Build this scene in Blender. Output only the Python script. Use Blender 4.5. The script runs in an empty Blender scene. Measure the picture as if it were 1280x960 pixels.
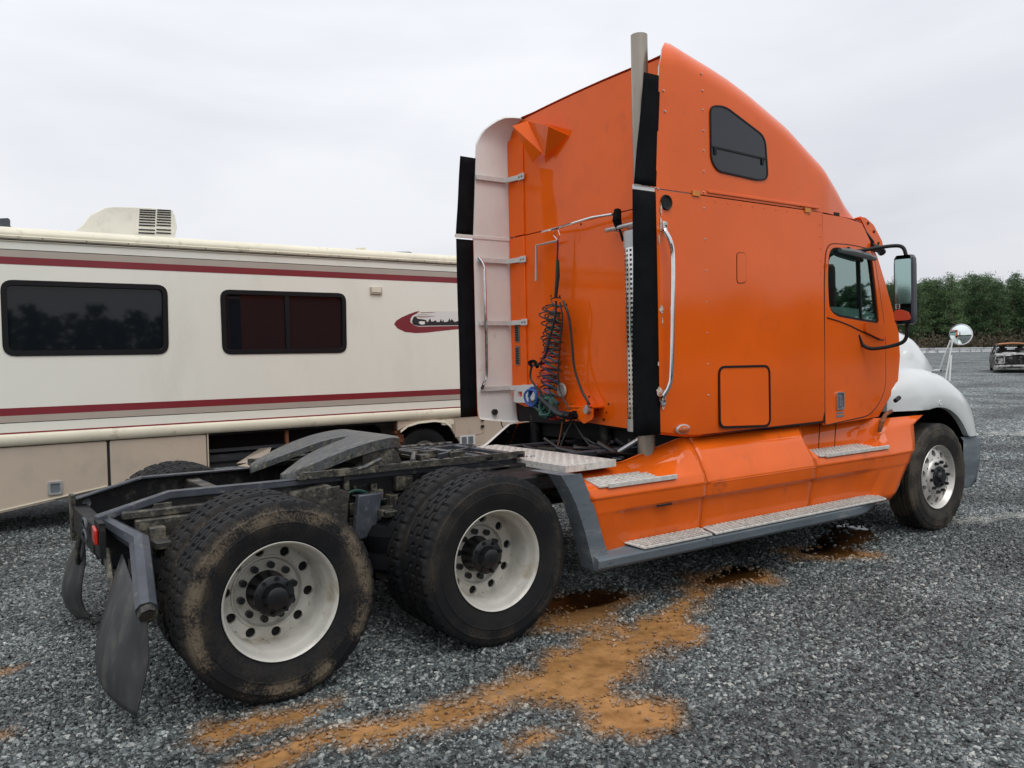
import bpy, bmesh, math, random
import numpy as np
from mathutils import Vector, Matrix
from mathutils.geometry import tessellate_polygon
random.seed(7)
R = math.radians
PI = math.pi
C = bpy.context.scene.collection
sc = bpy.context.scene

# ------------------------------------------------------------------ camera
F_PX = 1021.78
yaw, pitch, roll = R(55.2331), R(-1.5330), R(-1.3035)
CAM = Vector((-1.3734, -5.2661, 1.6995))
fw = Vector((math.cos(yaw)*math.cos(pitch), math.sin(yaw)*math.cos(pitch), math.sin(pitch)))
_r = fw.cross(Vector((0, 0, 1))).normalized()
_u = _r.cross(fw)
rt = math.cos(roll)*_r + math.sin(roll)*_u
up = -math.sin(roll)*_r + math.cos(roll)*_u
cd = bpy.data.cameras.new('camera')
cam = bpy.data.objects.new('camera', cd)
C.objects.link(cam)
M3 = Matrix((rt, up, -fw)).transposed()
cam.matrix_world = Matrix.Translation(CAM) @ M3.to_4x4()
cd.sensor_fit = 'HORIZONTAL'
cd.sensor_width = 36.0
cd.lens = 36.0*F_PX/1280.0
cd.clip_start = 0.1
cd.clip_end = 3000
sc.camera = cam

# ------------------------------------------------------------------ world, sun, exposure
SUN_EL, SUN_AZ = R(60), R(-105)          # direction the light comes from (azimuth from +X)
w = bpy.data.worlds.new('World')
sc.world = w
w.use_nodes = True
nt = w.node_tree
for n in list(nt.nodes):
    nt.nodes.remove(n)
def N(t, typ, **kw):
    n = t.nodes.new(typ)
    for k, v in kw.items():
        setattr(n, k, v)
    return n
sky = N(nt, 'ShaderNodeTexSky', sky_type='NISHITA', sun_disc=False)
sky.sun_elevation = SUN_EL
sky.sun_rotation = PI/2 - SUN_AZ
sky.air_density = 1.5
sky.dust_density = 4.0
tc = N(nt, 'ShaderNodeTexCoord')
mp = N(nt, 'ShaderNodeMapping')
mp.inputs['Scale'].default_value = (1.0, 1.0, 3.2)
nt.links.new(tc.outputs['Generated'], mp.inputs[0])
nz = N(nt, 'ShaderNodeTexNoise')
nz.inputs['Scale'].default_value = 1.7
nz.inputs['Detail'].default_value = 5
nz.inputs['Roughness'].default_value = 0.5
nz.inputs['Distortion'].default_value = 0.3
nt.links.new(mp.outputs[0], nz.inputs['Vector'])
rp = N(nt, 'ShaderNodeValToRGB')
rp.color_ramp.elements[0].position = 0.30
rp.color_ramp.elements[0].color = (7.0, 7.18, 7.8, 1)
rp.color_ramp.elements[1].position = 0.62
rp.color_ramp.elements[1].color = (8.9, 9.05, 9.5, 1)
nt.links.new(nz.outputs['Fac'], rp.inputs[0])
sp = N(nt, 'ShaderNodeSeparateXYZ')
nt.links.new(tc.outputs['Generated'], sp.inputs[0])
mr = N(nt, 'ShaderNodeMapRange')
mr.inputs['From Min'].default_value = 0.0
mr.inputs['From Max'].default_value = 1.0
mr.inputs['To Min'].default_value = 0.93
mr.inputs['To Max'].default_value = 1.42
nt.links.new(sp.outputs['Z'], mr.inputs[0])
vm = N(nt, 'ShaderNodeVectorMath', operation='SCALE')
nt.links.new(rp.outputs[0], vm.inputs[0])
nt.links.new(mr.outputs[0], vm.inputs['Scale'])
mx = N(nt, 'ShaderNodeMix', data_type='RGBA')
mx.inputs['Factor'].default_value = 0.95
nt.links.new(sky.outputs[0], mx.inputs['A'])
nt.links.new(vm.outputs[0], mx.inputs['B'])
bg = N(nt, 'ShaderNodeBackground')
bg.inputs['Strength'].default_value = 0.1
nt.links.new(mx.outputs['Result'], bg.inputs['Color'])
wo = N(nt, 'ShaderNodeOutputWorld')
nt.links.new(bg.outputs[0], wo.inputs[0])

sl = bpy.data.lights.new('sun', 'SUN')
sl.energy = 1.2
sl.angle = R(40)
sl.color = (1.0, 0.97, 0.93)
so = bpy.data.objects.new('sun', sl)
C.objects.link(so)
sd = Vector((math.cos(SUN_EL)*math.cos(SUN_AZ), math.cos(SUN_EL)*math.sin(SUN_AZ), math.sin(SUN_EL)))
so.rotation_euler = sd.to_track_quat('Z', 'Y').to_euler()
so.location = (0, -10, 20)
sc.view_settings.view_transform = 'Standard'
sc.view_settings.look = 'None'
sc.view_settings.gamma = 1
sc.view_settings.exposure = 0.0
sc.view_settings.use_curve_mapping = False
sc.cycles.max_bounces = 6
sc.cycles.transparent_max_bounces = 12

# ------------------------------------------------------------------ materials
def mat(name, col, rough=0.5, metal=0.0, var=0.0, vscale=4.0, dirt=None, dscale=3.0, dlo=0.5, dhi=0.65, bump=0.0, bscale=60.0,
        coat=0.0, spec=0.5, dirt2=None, d2scale=20.0, d2lo=0.6, d2hi=0.7, wav=0.0, detail=5.0, bdist=0.01, strech=None, rvar=0.0):
    m = bpy.data.materials.new(name)
    m.use_nodes = True
    t = m.node_tree
    b = t.nodes['Principled BSDF']
    b.inputs['Roughness'].default_value = rough
    b.inputs['Metallic'].default_value = metal
    b.inputs['Specular IOR Level'].default_value = spec
    b.inputs['Coat Weight'].default_value = coat
    b.inputs['Coat Roughness'].default_value = 0.06
    tcn = N(t, 'ShaderNodeTexCoord')
    src = tcn.outputs['Object']
    if strech:
        mpn = N(t, 'ShaderNodeMapping')
        mpn.inputs['Scale'].default_value = strech
        t.links.new(src, mpn.inputs[0])
        src = mpn.outputs[0]
    rgb = N(t, 'ShaderNodeRGB')
    rgb.outputs[0].default_value = (*col, 1)
    cur = rgb.outputs[0]
    def noise(s, d=detail, r=0.6):
        n = N(t, 'ShaderNodeTexNoise')
        n.inputs['Scale'].default_value = s
        n.inputs['Detail'].default_value = d
        n.inputs['Roughness'].default_value = r
        t.links.new(src, n.inputs['Vector'])
        return n.outputs['Fac']
    if var:
        n = noise(vscale)
        mr_ = N(t, 'ShaderNodeMapRange')
        mr_.inputs['From Min'].default_value = 0.3
        mr_.inputs['From Max'].default_value = 0.7
        mr_.inputs['To Min'].default_value = 1-var
        mr_.inputs['To Max'].default_value = 1+var
        t.links.new(n, mr_.inputs[0])
        s_ = N(t, 'ShaderNodeVectorMath', operation='SCALE')
        t.links.new(cur, s_.inputs[0])
        t.links.new(mr_.outputs[0], s_.inputs['Scale'])
        cur = s_.outputs[0]
    def over(cur, dcol, s, lo, hi, d=6.0):
        n = noise(s, d, 0.68)
        mr_ = N(t, 'ShaderNodeMapRange', interpolation_type='SMOOTHSTEP')
        mr_.inputs['From Min'].default_value = lo
        mr_.inputs['From Max'].default_value = hi
        t.links.new(n, mr_.inputs[0])
        x_ = N(t, 'ShaderNodeMix', data_type='RGBA')
        t.links.new(mr_.outputs[0], x_.inputs['Factor'])
        t.links.new(cur, x_.inputs['A'])
        x_.inputs['B'].default_value = (*dcol, 1)
        return x_.outputs['Result']
    if dirt:
        cur = over(cur, dirt, dscale, dlo, dhi)
    if dirt2:
        cur = over(cur, dirt2, d2scale, d2lo, d2hi)
    t.links.new(cur, b.inputs['Base Color'])
    if rvar:
        n = noise(vscale*1.7+1.3)
        mr_ = N(t, 'ShaderNodeMapRange')
        mr_.inputs['From Min'].default_value = 0.3
        mr_.inputs['From Max'].default_value = 0.7
        mr_.inputs['To Min'].default_value = max(0.02, rough-rvar)
        mr_.inputs['To Max'].default_value = min(1, rough+rvar)
        t.links.new(n, mr_.inputs[0])
        t.links.new(mr_.outputs[0], b.inputs['Roughness'])
    last = None
    for st, s, dd in ((wav, 1.6, 0.02), (bump, bscale, bdist)):
        if st:
            bn = N(t, 'ShaderNodeBump')
            bn.inputs['Strength'].default_value = st
            bn.inputs['Distance'].default_value = dd
            t.links.new(noise(s, 1.0 if s == 1.6 else 4.0, 0.5), bn.inputs['Height'])
            if last:
                t.links.new(last, bn.inputs['Normal'])
            last = bn.outputs[0]
    if last:
        t.links.new(last, b.inputs['Normal'])
        if coat:
            t.links.new(last, b.inputs['Coat Normal'])
    return m

M = {}
M['orange'] = mat('orange_paint', (0.76, 0.112, 0.0035), 0.5, spec=0.06, var=0.07, vscale=1.3, wav=0.2, coat=0.7, rvar=0.08,
                  dirt=(0.60, 0.082, 0.006), dscale=2.2, dlo=0.58, dhi=0.8, dirt2=(0.75, 0.2, 0.06), d2scale=70, d2lo=0.735, d2hi=0.76, bump=0.03, bscale=90)
M['orange_old'] = mat('orange_paint_rear', (0.86, 0.125, 0.004), 0.5, spec=0.06, var=0.08, vscale=1.6, coat=0.55, wav=0.10, rvar=0.08,
                      dirt=(0.70, 0.10, 0.008), dscale=3.0, dlo=0.56, dhi=0.78, dirt2=(0.62, 0.4, 0.24), d2scale=42, d2lo=0.70, d2hi=0.73)
M['orange_light'] = mat('orange_skirt_plastic', (0.76, 0.122, 0.006), 0.5, spec=.08, var=0.09, vscale=2.0, coat=0.7, wav=0.12,
                        dirt=(0.40, 0.075, 0.02), dscale=3.4, dlo=0.57, dhi=0.8, dirt2=(0.5, 0.24, 0.12), d2scale=30, d2lo=0.68, d2hi=0.74)
M['white'] = mat('white_paint', (0.64, 0.665, 0.655), 0.28, var=0.03, coat=0.5, wav=0.05, dirt=(0.62, 0.62, 0.58), dscale=3, dlo=0.55, dhi=0.8)
M['lining'] = mat('white_fibreglass', (0.74, 0.73, 0.70), 0.55, var=0.06, vscale=3, dirt=(0.38, 0.36, 0.33), dscale=6, dlo=0.60, dhi=0.78,
                  dirt2=(0.1, 0.09, 0.08), d2scale=34, d2lo=0.69, d2hi=0.73)
M['alu'] = mat('dull_aluminium', (0.52, 0.52, 0.51), 0.42, metal=0.75, var=0.1, vscale=9, dirt=(0.2, 0.18, 0.16), dscale=12, dlo=0.58, dhi=0.75)
M['chrome'] = mat('chrome', (0.72, 0.72, 0.72), 0.12, metal=1.0, var=0.08, vscale=12, rvar=0.06)
M['pipe'] = mat('heat_stained_steel', (0.34, 0.30, 0.25), 0.36, metal=0.8, var=0.2, vscale=7, dirt=(0.16, 0.10, 0.06), dscale=6, dlo=0.5, dhi=0.72, strech=(1, 1, 0.25))
M['black'] = mat('black_painted_steel', (0.009, 0.009, 0.010), 0.5, spec=0.3, var=0.3, vscale=14, dirt=(0.06, 0.055, 0.045), dscale=9, dlo=0.52, dhi=0.7, bump=0.15, bscale=80)
M['grease'] = mat('greasy_dirty_steel', (0.030, 0.029, 0.024), 0.5, var=0.5, vscale=18, dirt=(0.15, 0.135, 0.10), dscale=11, dlo=0.47, dhi=0.66,
                  dirt2=(0.008, 0.008, 0.008), d2scale=16, d2lo=0.52, d2hi=0.64, bump=0.5, bscale=55)
M['plate'] = mat('worn_greased_plate', (0.075, 0.078, 0.08), 0.38, metal=0.2, var=0.4, vscale=16, dirt=(0.20, 0.18, 0.12), dscale=22, dlo=0.5, dhi=0.68,
                 dirt2=(0.03, 0.03, 0.026), d2scale=24, d2lo=0.54, d2hi=0.66, bump=0.35, bscale=70, strech=(1, 2.5, 1))
M['rail'] = mat('grey_frame_steel', (0.060, 0.068, 0.082), 0.38, metal=0.2, var=0.25, vscale=12, dirt=(0.2, 0.2, 0.19), dscale=13, dlo=0.56, dhi=0.7)
M['rubber'] = mat('flap_rubber', (0.008, 0.0085, 0.010), 0.85, var=0.25, vscale=6, spec=0.05, dirt=(0.02, 0.021, 0.022), dscale=30, dlo=0.62, dhi=0.7)
M['mudflap'] = mat('mudflap_rubber', (0.034, 0.035, 0.037), 0.45, var=0.4, vscale=9, dirt=(0.10, 0.095, 0.08), dscale=9, dlo=0.5, dhi=0.75, bump=0.1, strech=(1, 1, 0.3))
M['greyplastic'] = mat('grey_plastic_trim', (0.11, 0.135, 0.155), 0.5, var=0.15, vscale=5, dirt=(0.25, 0.26, 0.25), dscale=5, dlo=0.52, dhi=0.75,
                       dirt2=(0.04, 0.045, 0.05), d2scale=22, d2lo=0.6, d2hi=0.68, strech=(0.5, 1, 2))
M['tread'] = mat('step_tread_alloy', (0.56, 0.54, 0.50), 0.5, metal=0.1, var=0.2, vscale=25, dirt=(0.24, 0.18, 0.14), dscale=24, dlo=0.56, dhi=0.72)
M['rim'] = mat('dull_white_rim', (0.52, 0.51, 0.46), 0.4, metal=0.15, var=0.08, vscale=8, dirt=(0.34, 0.30, 0.23), dscale=5, dlo=0.5, dhi=0.75,
               dirt2=(0.10, 0.08, 0.06), d2scale=26, d2lo=0.66, d2hi=0.72)
M['rim_alu'] = mat('steer_rim_alloy', (0.60, 0.58, 0.54), 0.34, metal=0.5, var=0.08, vscale=8, dirt=(0.3, 0.27, 0.22), dscale=9, dlo=0.55, dhi=0.75)
M['hub'] = mat('oily_hub', (0.008, 0.009, 0.011), 0.3, var=0.4, vscale=22, dirt=(0.05, 0.045, 0.04), dscale=30, dlo=0.63, dhi=0.72)
M['hubring'] = mat('dirty_drum', (0.30, 0.24, 0.19), 0.5, var=0.3, vscale=20, dirt=(0.04, 0.032, 0.026), dscale=11, dlo=0.38, dhi=0.58)
M['dark'] = mat('dark_interior', (0.012, 0.012, 0.013), 0.7, var=0.4, vscale=8)
M['gap'] = mat('gap_black', (0.006, 0.006, 0.006), 0.8)
M['seal'] = mat('rubber_seal', (0.006, 0.006, 0.007), 0.5, spec=0.25)
M['rust'] = mat('rust', (0.22, 0.075, 0.03), 0.8, var=0.4, vscale=30, dirt=(0.08, 0.03, 0.015), dscale=20, bump=0.4)
M['amber'] = mat('amber_lens', (0.42, 0.10, 0.02), 0.25, coat=0.3, var=0.15, vscale=60)
M['red'] = mat('red_lens', (0.50, 0.02, 0.010), 0.25, coat=0.3)
M['turn'] = mat('orange_red_lens', (0.50, 0.05, 0.012), 0.3, coat=0.3)
M['blue'] = mat('blue_hose', (0.02, 0.09, 0.36), 0.35, var=0.2)
M['redhose'] = mat('red_hose', (0.42, 0.02, 0.015), 0.4, var=0.3, vscale=20)
M['greenhose'] = mat('green_cable', (0.02, 0.075, 0.06), 0.45, var=0.3, vscale=20)
M['blackhose'] = mat('black_hose', (0.02, 0.021, 0.024), 0.42, var=0.2)
M['grime'] = mat('chipped_primer', (0.55, 0.52, 0.44), 0.7, var=0.3, vscale=40, dirt=(0.5, 0.14, 0.04), dscale=60, dlo=0.5, dhi=0.6)
M['rv'] = mat('rv_fibreglass', (0.82, 0.815, 0.72), 0.33, var=0.025, vscale=0.8, coat=0.25, wav=0.05, dirt=(0.74, 0.73, 0.64), dscale=1.4, dlo=0.5, dhi=0.8,
              dirt2=(0.60, 0.58, 0.49), d2scale=5, d2lo=0.64, d2hi=0.85, strech=(1, 1, 0.35))
M['cream'] = mat('cream_moulding', (0.74, 0.70, 0.55), 0.4, var=0.08, vscale=3, dirt=(0.46, 0.42, 0.32), dscale=6, dlo=0.54, dhi=0.75)
M['rvbeige'] = mat('rv_beige', (0.50, 0.42, 0.33), 0.45, var=0.06, vscale=1.5, dirt=(0.40, 0.34, 0.27), dscale=2.5, dlo=0.5, dhi=0.75)
M['rvtan'] = mat('rv_tan_stripe', (0.42, 0.37, 0.31), 0.45, var=0.04)
M['maroon'] = mat('maroon_stripe', (0.21, 0.018, 0.025), 0.4, var=0.08, vscale=2)
M['tintglass'] = mat('dark_tinted_glass', (0.008, 0.010, 0.013), 0.03, spec=0.36, wav=0.04)
M['sleeperglass'] = mat('sleeper_glass', (0.016, 0.019, 0.025), 0.06, spec=0.45)
M['mirror'] = mat('mirror_glass', (0.80, 0.88, 0.85), 0.02, metal=1.0)
M['mirror_dim'] = mat('tinted_mirror_glass', (0.36, 0.50, 0.47), 0.05, metal=1.0)
M['strut'] = mat('white_strut_paint', (0.60, 0.60, 0.58), 0.5, var=.1, vscale=20)
M['seat'] = mat('grey_seat_cloth', (0.06, 0.065, 0.07), 0.8)
M['fridge'] = mat('rv_ac_plastic', (0.74, 0.73, 0.65), 0.45, var=0.04, dirt=(0.64, 0.63, 0.55), dscale=3)
M['char'] = mat('charred_steel', (0.02, 0.018, 0.017), 0.7, var=0.5, vscale=6, dirt=(0.32, 0.31, 0.29), dscale=3.0, dlo=0.52, dhi=0.6, bump=0.3, bscale=20)
M['burnroof'] = mat('burnt_rusty_roof', (0.42, 0.16, 0.055), 0.7, var=0.25, vscale=4, dirt=(0.5, 0.3, 0.2), dscale=4)
M['ash'] = mat('ash_grey_bumper', (0.36, 0.35, 0.34), 0.6, var=0.3, vscale=6, dirt=(0.05, 0.05, 0.05), dscale=5, dlo=0.5, dhi=0.6)
M['barrier'] = mat('pale_barrier', (0.80, 0.81, 0.82), 0.6, var=0.08, vscale=0.4, dirt=(0.4, 0.4, 0.4), dscale=1.2)
M['barrier2'] = mat('grey_barrier_face', (0.40, 0.42, 0.44), 0.6, var=0.08, vscale=0.4)
M['bark'] = mat('pine_bark', (0.12, 0.085, 0.06), 0.9, var=0.3, vscale=2)

def glass_mat():
    m = bpy.data.materials.new('cab_glass')
    m.use_nodes = True
    t = m.node_tree
    t.nodes.remove(t.nodes['Principled BSDF'])
    o = t.nodes['Material Output']
    tr = N(t, 'ShaderNodeBsdfTransparent')
    tr.inputs[0].default_value = (0.76, 0.95, 0.90, 1)
    gl = N(t, 'ShaderNodeBsdfGlossy')
    gl.inputs['Roughness'].default_value = 0.02
    gl.inputs['Color'].default_value = (0.72, 0.95, 0.90, 1)
    fr = N(t, 'ShaderNodeFresnel')
    fr.inputs[0].default_value = 1.5
    mxs = N(t, 'ShaderNodeMixShader')
    fa = N(t, 'ShaderNodeMath', operation='ADD', use_clamp=True)
    fa.inputs[1].default_value = 0.26
    t.links.new(fr.outputs[0], fa.inputs[0])
    t.links.new(fa.outputs[0], mxs.inputs[0])
    t.links.new(tr.outputs[0], mxs.inputs[1])
    t.links.new(gl.outputs[0], mxs.inputs[2])
    t.links.new(mxs.outputs[0], o.inputs[0])
    return m
M['glass'] = glass_mat()

def tyre_mat(name, band, amount, base=(0.009, 0.010, 0.0115)):
    """rubber with a dusty band of dried mud round the shoulder (object space: axle = Y)"""
    m = bpy.data.materials.new(name)
    m.use_nodes = True
    t = m.node_tree
    b = t.nodes['Principled BSDF']
    b.inputs['Roughness'].default_value = 0.62
    b.inputs['Specular IOR Level'].default_value = 0.2
    tcn = N(t, 'ShaderNodeTexCoord')
    mpn = N(t, 'ShaderNodeMapping')
    mpn.inputs['Scale'].default_value = (1, 0, 1)
    t.links.new(tcn.outputs['Object'], mpn.inputs[0])
    ln = N(t, 'ShaderNodeVectorMath', operation='LENGTH')
    t.links.new(mpn.outputs[0], ln.inputs[0])
    rr = N(t, 'ShaderNodeMapRange')
    rr.inputs['From Min'].default_value = 0.28
    rr.inputs['From Max'].default_value = 0.52
    t.links.new(ln.outputs['Value'], rr.inputs[0])
    cr = N(t, 'ShaderNodeValToRGB')
    e = cr.color_ramp.elements
    e[0].position = 0.0
    e[0].color = (band[0],)*3+(1,)
    e[1].position = 1.0
    e[1].color = (band[-1],)*3+(1,)
    for i, v in enumerate(band[1:-1]):
        x = e.new((i+1)/(len(band)-1))
        x.color = (v, v, v, 1)
    t.links.new(rr.outputs[0], cr.inputs[0])
    nn = N(t, 'ShaderNodeTexNoise')
    nn.inputs['Scale'].default_value = 85
    nn.inputs['Detail'].default_value = 8
    nn.inputs['Roughness'].default_value = 0.8
    t.links.new(tcn.outputs['Object'], nn.inputs['Vector'])
    n2 = N(t, 'ShaderNodeTexNoise')
    n2.inputs['Scale'].default_value = 5.0
    n2.inputs['Detail'].default_value = 3
    t.links.new(tcn.outputs['Object'], n2.inputs['Vector'])
    ad = N(t, 'ShaderNodeMath', operation='ADD')
    t.links.new(nn.outputs['Fac'], ad.inputs[0])
    t.links.new(n2.outputs['Fac'], ad.inputs[1])
    mr_ = N(t, 'ShaderNodeMapRange', interpolation_type='SMOOTHSTEP')
    mr_.inputs['From Min'].default_value = 0.90
    mr_.inputs['From Max'].default_value = 1.16
    t.links.new(ad.outputs[0], mr_.inputs[0])
    mu = N(t, 'ShaderNodeMath', operation='MULTIPLY')
    t.links.new(mr_.outputs[0], mu.inputs[0])
    t.links.new(cr.outputs[0], mu.inputs[1])
    mu2 = N(t, 'ShaderNodeMath', operation='MULTIPLY')
    mu2.inputs[1].default_value = amount
    t.links.new(mu.outputs[0], mu2.inputs[0])
    x_ = N(t, 'ShaderNodeMix', data_type='RGBA')
    x_.inputs['A'].default_value = (*base, 1)
    x_.inputs['B'].default_value = (0.24, 0.19, 0.13, 1)
    t.links.new(mu2.outputs[0], x_.inputs['Factor'])
    t.links.new(x_.outputs['Result'], b.inputs['Base Color'])
    bn = N(t, 'ShaderNodeBump')
    bn.inputs['Strength'].default_value = 0.25
    bn.inputs['Distance'].default_value = 0.004
    t.links.new(nn.outputs['Fac'], bn.inputs['Height'])
    t.links.new(bn.outputs[0], b.inputs['Normal'])
    return m
M['tyre_muddy'] = tyre_mat('muddy_tyre_rubber', [0.0, 0.05, 0.08, 0.10, 0.14, 0.22, 0.85, 0.95, 0.75, 0.12, 0.05], 0.66)
M['tyre_clean'] = tyre_mat('tyre_rubber', [0.05, 0.08, 0.06, 0.08, 0.12, 0.2, 0.35, 0.12, 0.06], 0.4)
M['tyre_steer'] = tyre_mat('steer_tyre_rubber', [0.1, 0.15, 0.2, 0.25, 0.25, 0.3, 0.4, 0.45, 0.35], 0.7, (0.022, 0.021, 0.02))

# ------------------------------------------------------------------ mesh helpers
class MB:
    def __init__(s):
        s.v = []
        s.f = []
    def add(s, vs, fs):
        o = len(s.v)
        s.v += [tuple(p) for p in vs]
        s.f += [tuple(i+o for i in f) for f in fs]
        return s
    def box(s, a, b):
        (x0, y0, z0), (x1, y1, z1) = a, b
        x0, x1 = min(x0, x1), max(x0, x1); y0, y1 = min(y0, y1), max(y0, y1); z0, z1 = min(z0, z1), max(z0, z1)
        v = [(x0,y0,z0),(x1,y0,z0),(x1,y1,z0),(x0,y1,z0),(x0,y0,z1),(x1,y0,z1),(x1,y1,z1),(x0,y1,z1)]
        return s.add(v, [(0,3,2,1),(4,5,6,7),(0,1,5,4),(1,2,6,5),(2,3,7,6),(3,0,4,7)])
    def hexa(s, p):
        return s.add(p, [(0,3,2,1),(4,5,6,7),(0,1,5,4),(1,2,6,5),(2,3,7,6),(3,0,4,7)])
    def beam(s, a, b, wd, ht, upv=(0,0,1)):
        a, b = Vector(a), Vector(b)
        d = (b-a).normalized()
        sd_ = d.cross(Vector(upv)).normalized()
        uu = sd_.cross(d)
        p = []
        for q in (a, b):
            for i, j in ((-1,-1),(1,-1),(1,1),(-1,1)):
                p.append(q + sd_*i*wd/2 + uu*j*ht/2)
        return s.add(p, [(0,1,2,3),(7,6,5,4),(0,4,5,1),(1,5,6,2),(2,6,7,3),(3,7,4,0)])
    def tube(s, pts, r, n=10, cap=True):
        pts = [Vector(p) for p in pts]
        rs = r if isinstance(r, (list, tuple)) else [r]*len(pts)
        o = len(s.v)
        t0 = (pts[1]-pts[0]).normalized()
        ref = Vector((0,0,1)) if abs(t0.z) < 0.9 else Vector((1,0,0))
        nrm = t0.cross(ref).normalized()
        for i, p in enumerate(pts):
            t = (pts[min(i+1, len(pts)-1)] - pts[max(i-1, 0)]).normalized()
            nrm = (nrm - t*nrm.dot(t)).normalized()
            bn = t.cross(nrm)
            for k in range(n):
                a = 2*PI*k/n
                s.v.append(tuple(p + (nrm*math.cos(a) + bn*math.sin(a))*rs[i]))
        for i in range(len(pts)-1):
            for k in range(n):
                k2 = (k+1) % n
                s.f.append((o+i*n+k, o+i*n+k2, o+(i+1)*n+k2, o+(i+1)*n+k))
        if cap:
            s.f.append(tuple(o+k for k in range(n))[::-1])
            s.f.append(tuple(o+(len(pts)-1)*n+k for k in range(n)))
        return s
    def cyl(s, a, b, r, n=16, r2=None):
        return s.tube([a, b], [r, r if r2 is None else r2], n)
    def lathe(s, prof, c=(0,0,0), n=48, sy=1.0, closed=False):
        """profile of (y, r) turned about the Y axis through c"""
        o = len(s.v)
        m = len(prof)
        for k in range(n):
            a = 2*PI*k/n
            for y, r in prof:
                s.v.append((c[0]+r*math.cos(a), c[1]+sy*y, c[2]+r*math.sin(a)))
        for k in range(n):
            k2 = (k+1) % n
            for j in range(m if closed else m-1):
                j2 = (j+1) % m
                s.f.append((o+k*m+j, o+k*m+j2, o+k2*m+j2, o+k2*m+j))
        return s
    def grid(s, G):
        """G[i][j] points"""
        o = len(s.v)
        m = len(G[0])
        for row in G:
            for p in row:
                s.v.append(tuple(p))
        for i in range(len(G)-1):
            for j in range(m-1):
                s.f.append((o+i*m+j, o+i*m+j+1, o+(i+1)*m+j+1, o+(i+1)*m+j))
        return s
    def plate(s, outer, fn, th, holes=()):
        """2-D outline (u,v) with holes -> slab; fn(u,v,d) gives the 3-D point at depth d"""
        loops = [list(outer)] + [list(h) for h in holes]
        flat = [p for l in loops for p in l]
        tris = tessellate_polygon([[Vector((p[0], p[1], 0)) for p in l] for l in loops])
        if not th:
            o = len(s.v)
            s.v += [tuple(fn(p[0], p[1], 0)) for p in flat]
            s.f += [(o+t[0], o+t[1], o+t[2]) for t in tris]
            return s
        o = len(s.v)
        n = len(flat)
        for d in (0, th):
            for p in flat:
                s.v.append(tuple(fn(p[0], p[1], d)))
        for t in tris:
            s.f.append((o+t[0], o+t[1], o+t[2]))
            s.f.append((o+n+t[2], o+n+t[1], o+n+t[0]))
        st = 0
        for l in loops:
            k = len(l)
            for i in range(k):
                j = (i+1) % k
                s.f.append((o+st+i, o+st+j, o+n+st+j, o+n+st+i))
            st += k
        return s
    def mirror(s):
        o = len(s.v)
        s.v += [(x, -y, z) for x, y, z in s.v]
        s.f += [tuple(i+o for i in f)[::-1] for f in list(s.f)]
        return s
    def build(s, name, m, parent=None, smooth=True, bevel=0, angle=32, weld=True, bang=35):
        me = bpy.data.meshes.new(name)
        bm = bmesh.new()
        vs = [bm.verts.new(p) for p in s.v]
        for f in s.f:
            try:
                bm.faces.new([vs[i] for i in f])
            except ValueError:
                pass
        if weld:
            bmesh.ops.remove_doubles(bm, verts=bm.verts, dist=0.0003)
        bmesh.ops.recalc_face_normals(bm, faces=bm.faces)
        if smooth:
            for f in bm.faces:
                f.smooth = True
            for e in bm.edges:
                if len(e.link_faces) == 2 and e.calc_face_angle(0) > R(angle):
                    e.smooth = False
        bm.to_mesh(me)
        bm.free()
        me.materials.append(m)
        o = bpy.data.objects.new(name, me)
        C.objects.link(o)
        if parent:
            o.parent = parent
        if bevel:
            bv = o.modifiers.new('bevel', 'BEVEL')
            bv.width = bevel
            bv.segments = 2
            bv.limit_method = 'ANGLE'
            bv.angle_limit = R(bang)
            bv.use_clamp_overlap = True
            bv.harden_normals = False
        return o

def empty(name, loc=(0, 0, 0), rz=0.0):
    o = bpy.data.objects.new(name, None)
    C.objects.link(o)
    o.location = loc
    o.rotation_euler = (0, 0, rz)
    o.empty_display_size = 0.2
    return o
def tag(o, label=None, cat=None, group=None, kind=None):
    if label: o['label'] = label
    if cat: o['category'] = cat
    if group: o['group'] = group
    if kind: o['kind'] = kind
    return o
def part(name, me, parent, loc=(0, 0, 0), rot=(0, 0, 0)):
    o = bpy.data.objects.new(name, me)
    C.objects.link(o)
    o.parent = parent
    o.location = loc
    o.rotation_euler = rot
    return o
def at(x, y, ax, val):
    """point of the place seen at photo pixel (x, y) on the plane axis = val"""
    d = fw + rt*((x-640)/F_PX) - up*((y-480)/F_PX)
    i = 'xyz'.index(ax)
    return CAM + d*((val-CAM[i])/d[i])
def rounded(pts, r, n=5):
    out = []
    k = len(pts)
    for i in range(k):
        p = Vector(pts[i]); a = Vector(pts[i-1]); b = Vector(pts[(i+1) % k])
        da, db = (a-p), (b-p)
        rr = min(r if not isinstance(r, (list, tuple)) else r[i], da.length*0.49, db.length*0.49)
        pa, pb = p+da.normalized()*rr, p+db.normalized()*rr
        for q in range(n+1):
            t = q/n
            out.append(tuple(pa*(1-t)**2 + p*2*t*(1-t) + pb*t*t))
    return out
def shrink(pts, d):
    """inset a closed CCW-or-CW outline by d"""
    k = len(pts)
    A = sum(pts[i][0]*pts[(i+1) % k][1]-pts[(i+1) % k][0]*pts[i][1] for i in range(k))
    sg = 1 if A > 0 else -1
    out = []
    for i in range(k):
        a, p, b = Vector(pts[i-1][:2]), Vector(pts[i][:2]), Vector(pts[(i+1) % k][:2])
        n1 = Vector((-(p-a).y, (p-a).x)).normalized()*sg
        n2 = Vector((-(b-p).y, (b-p).x)).normalized()*sg
        n = (n1+n2)
        n = n.normalized() if n.length > 1e-6 else n1
        c = max(0.4, n.dot(n1))
        out.append(tuple(p + n*(d/c)))
    return out
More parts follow.
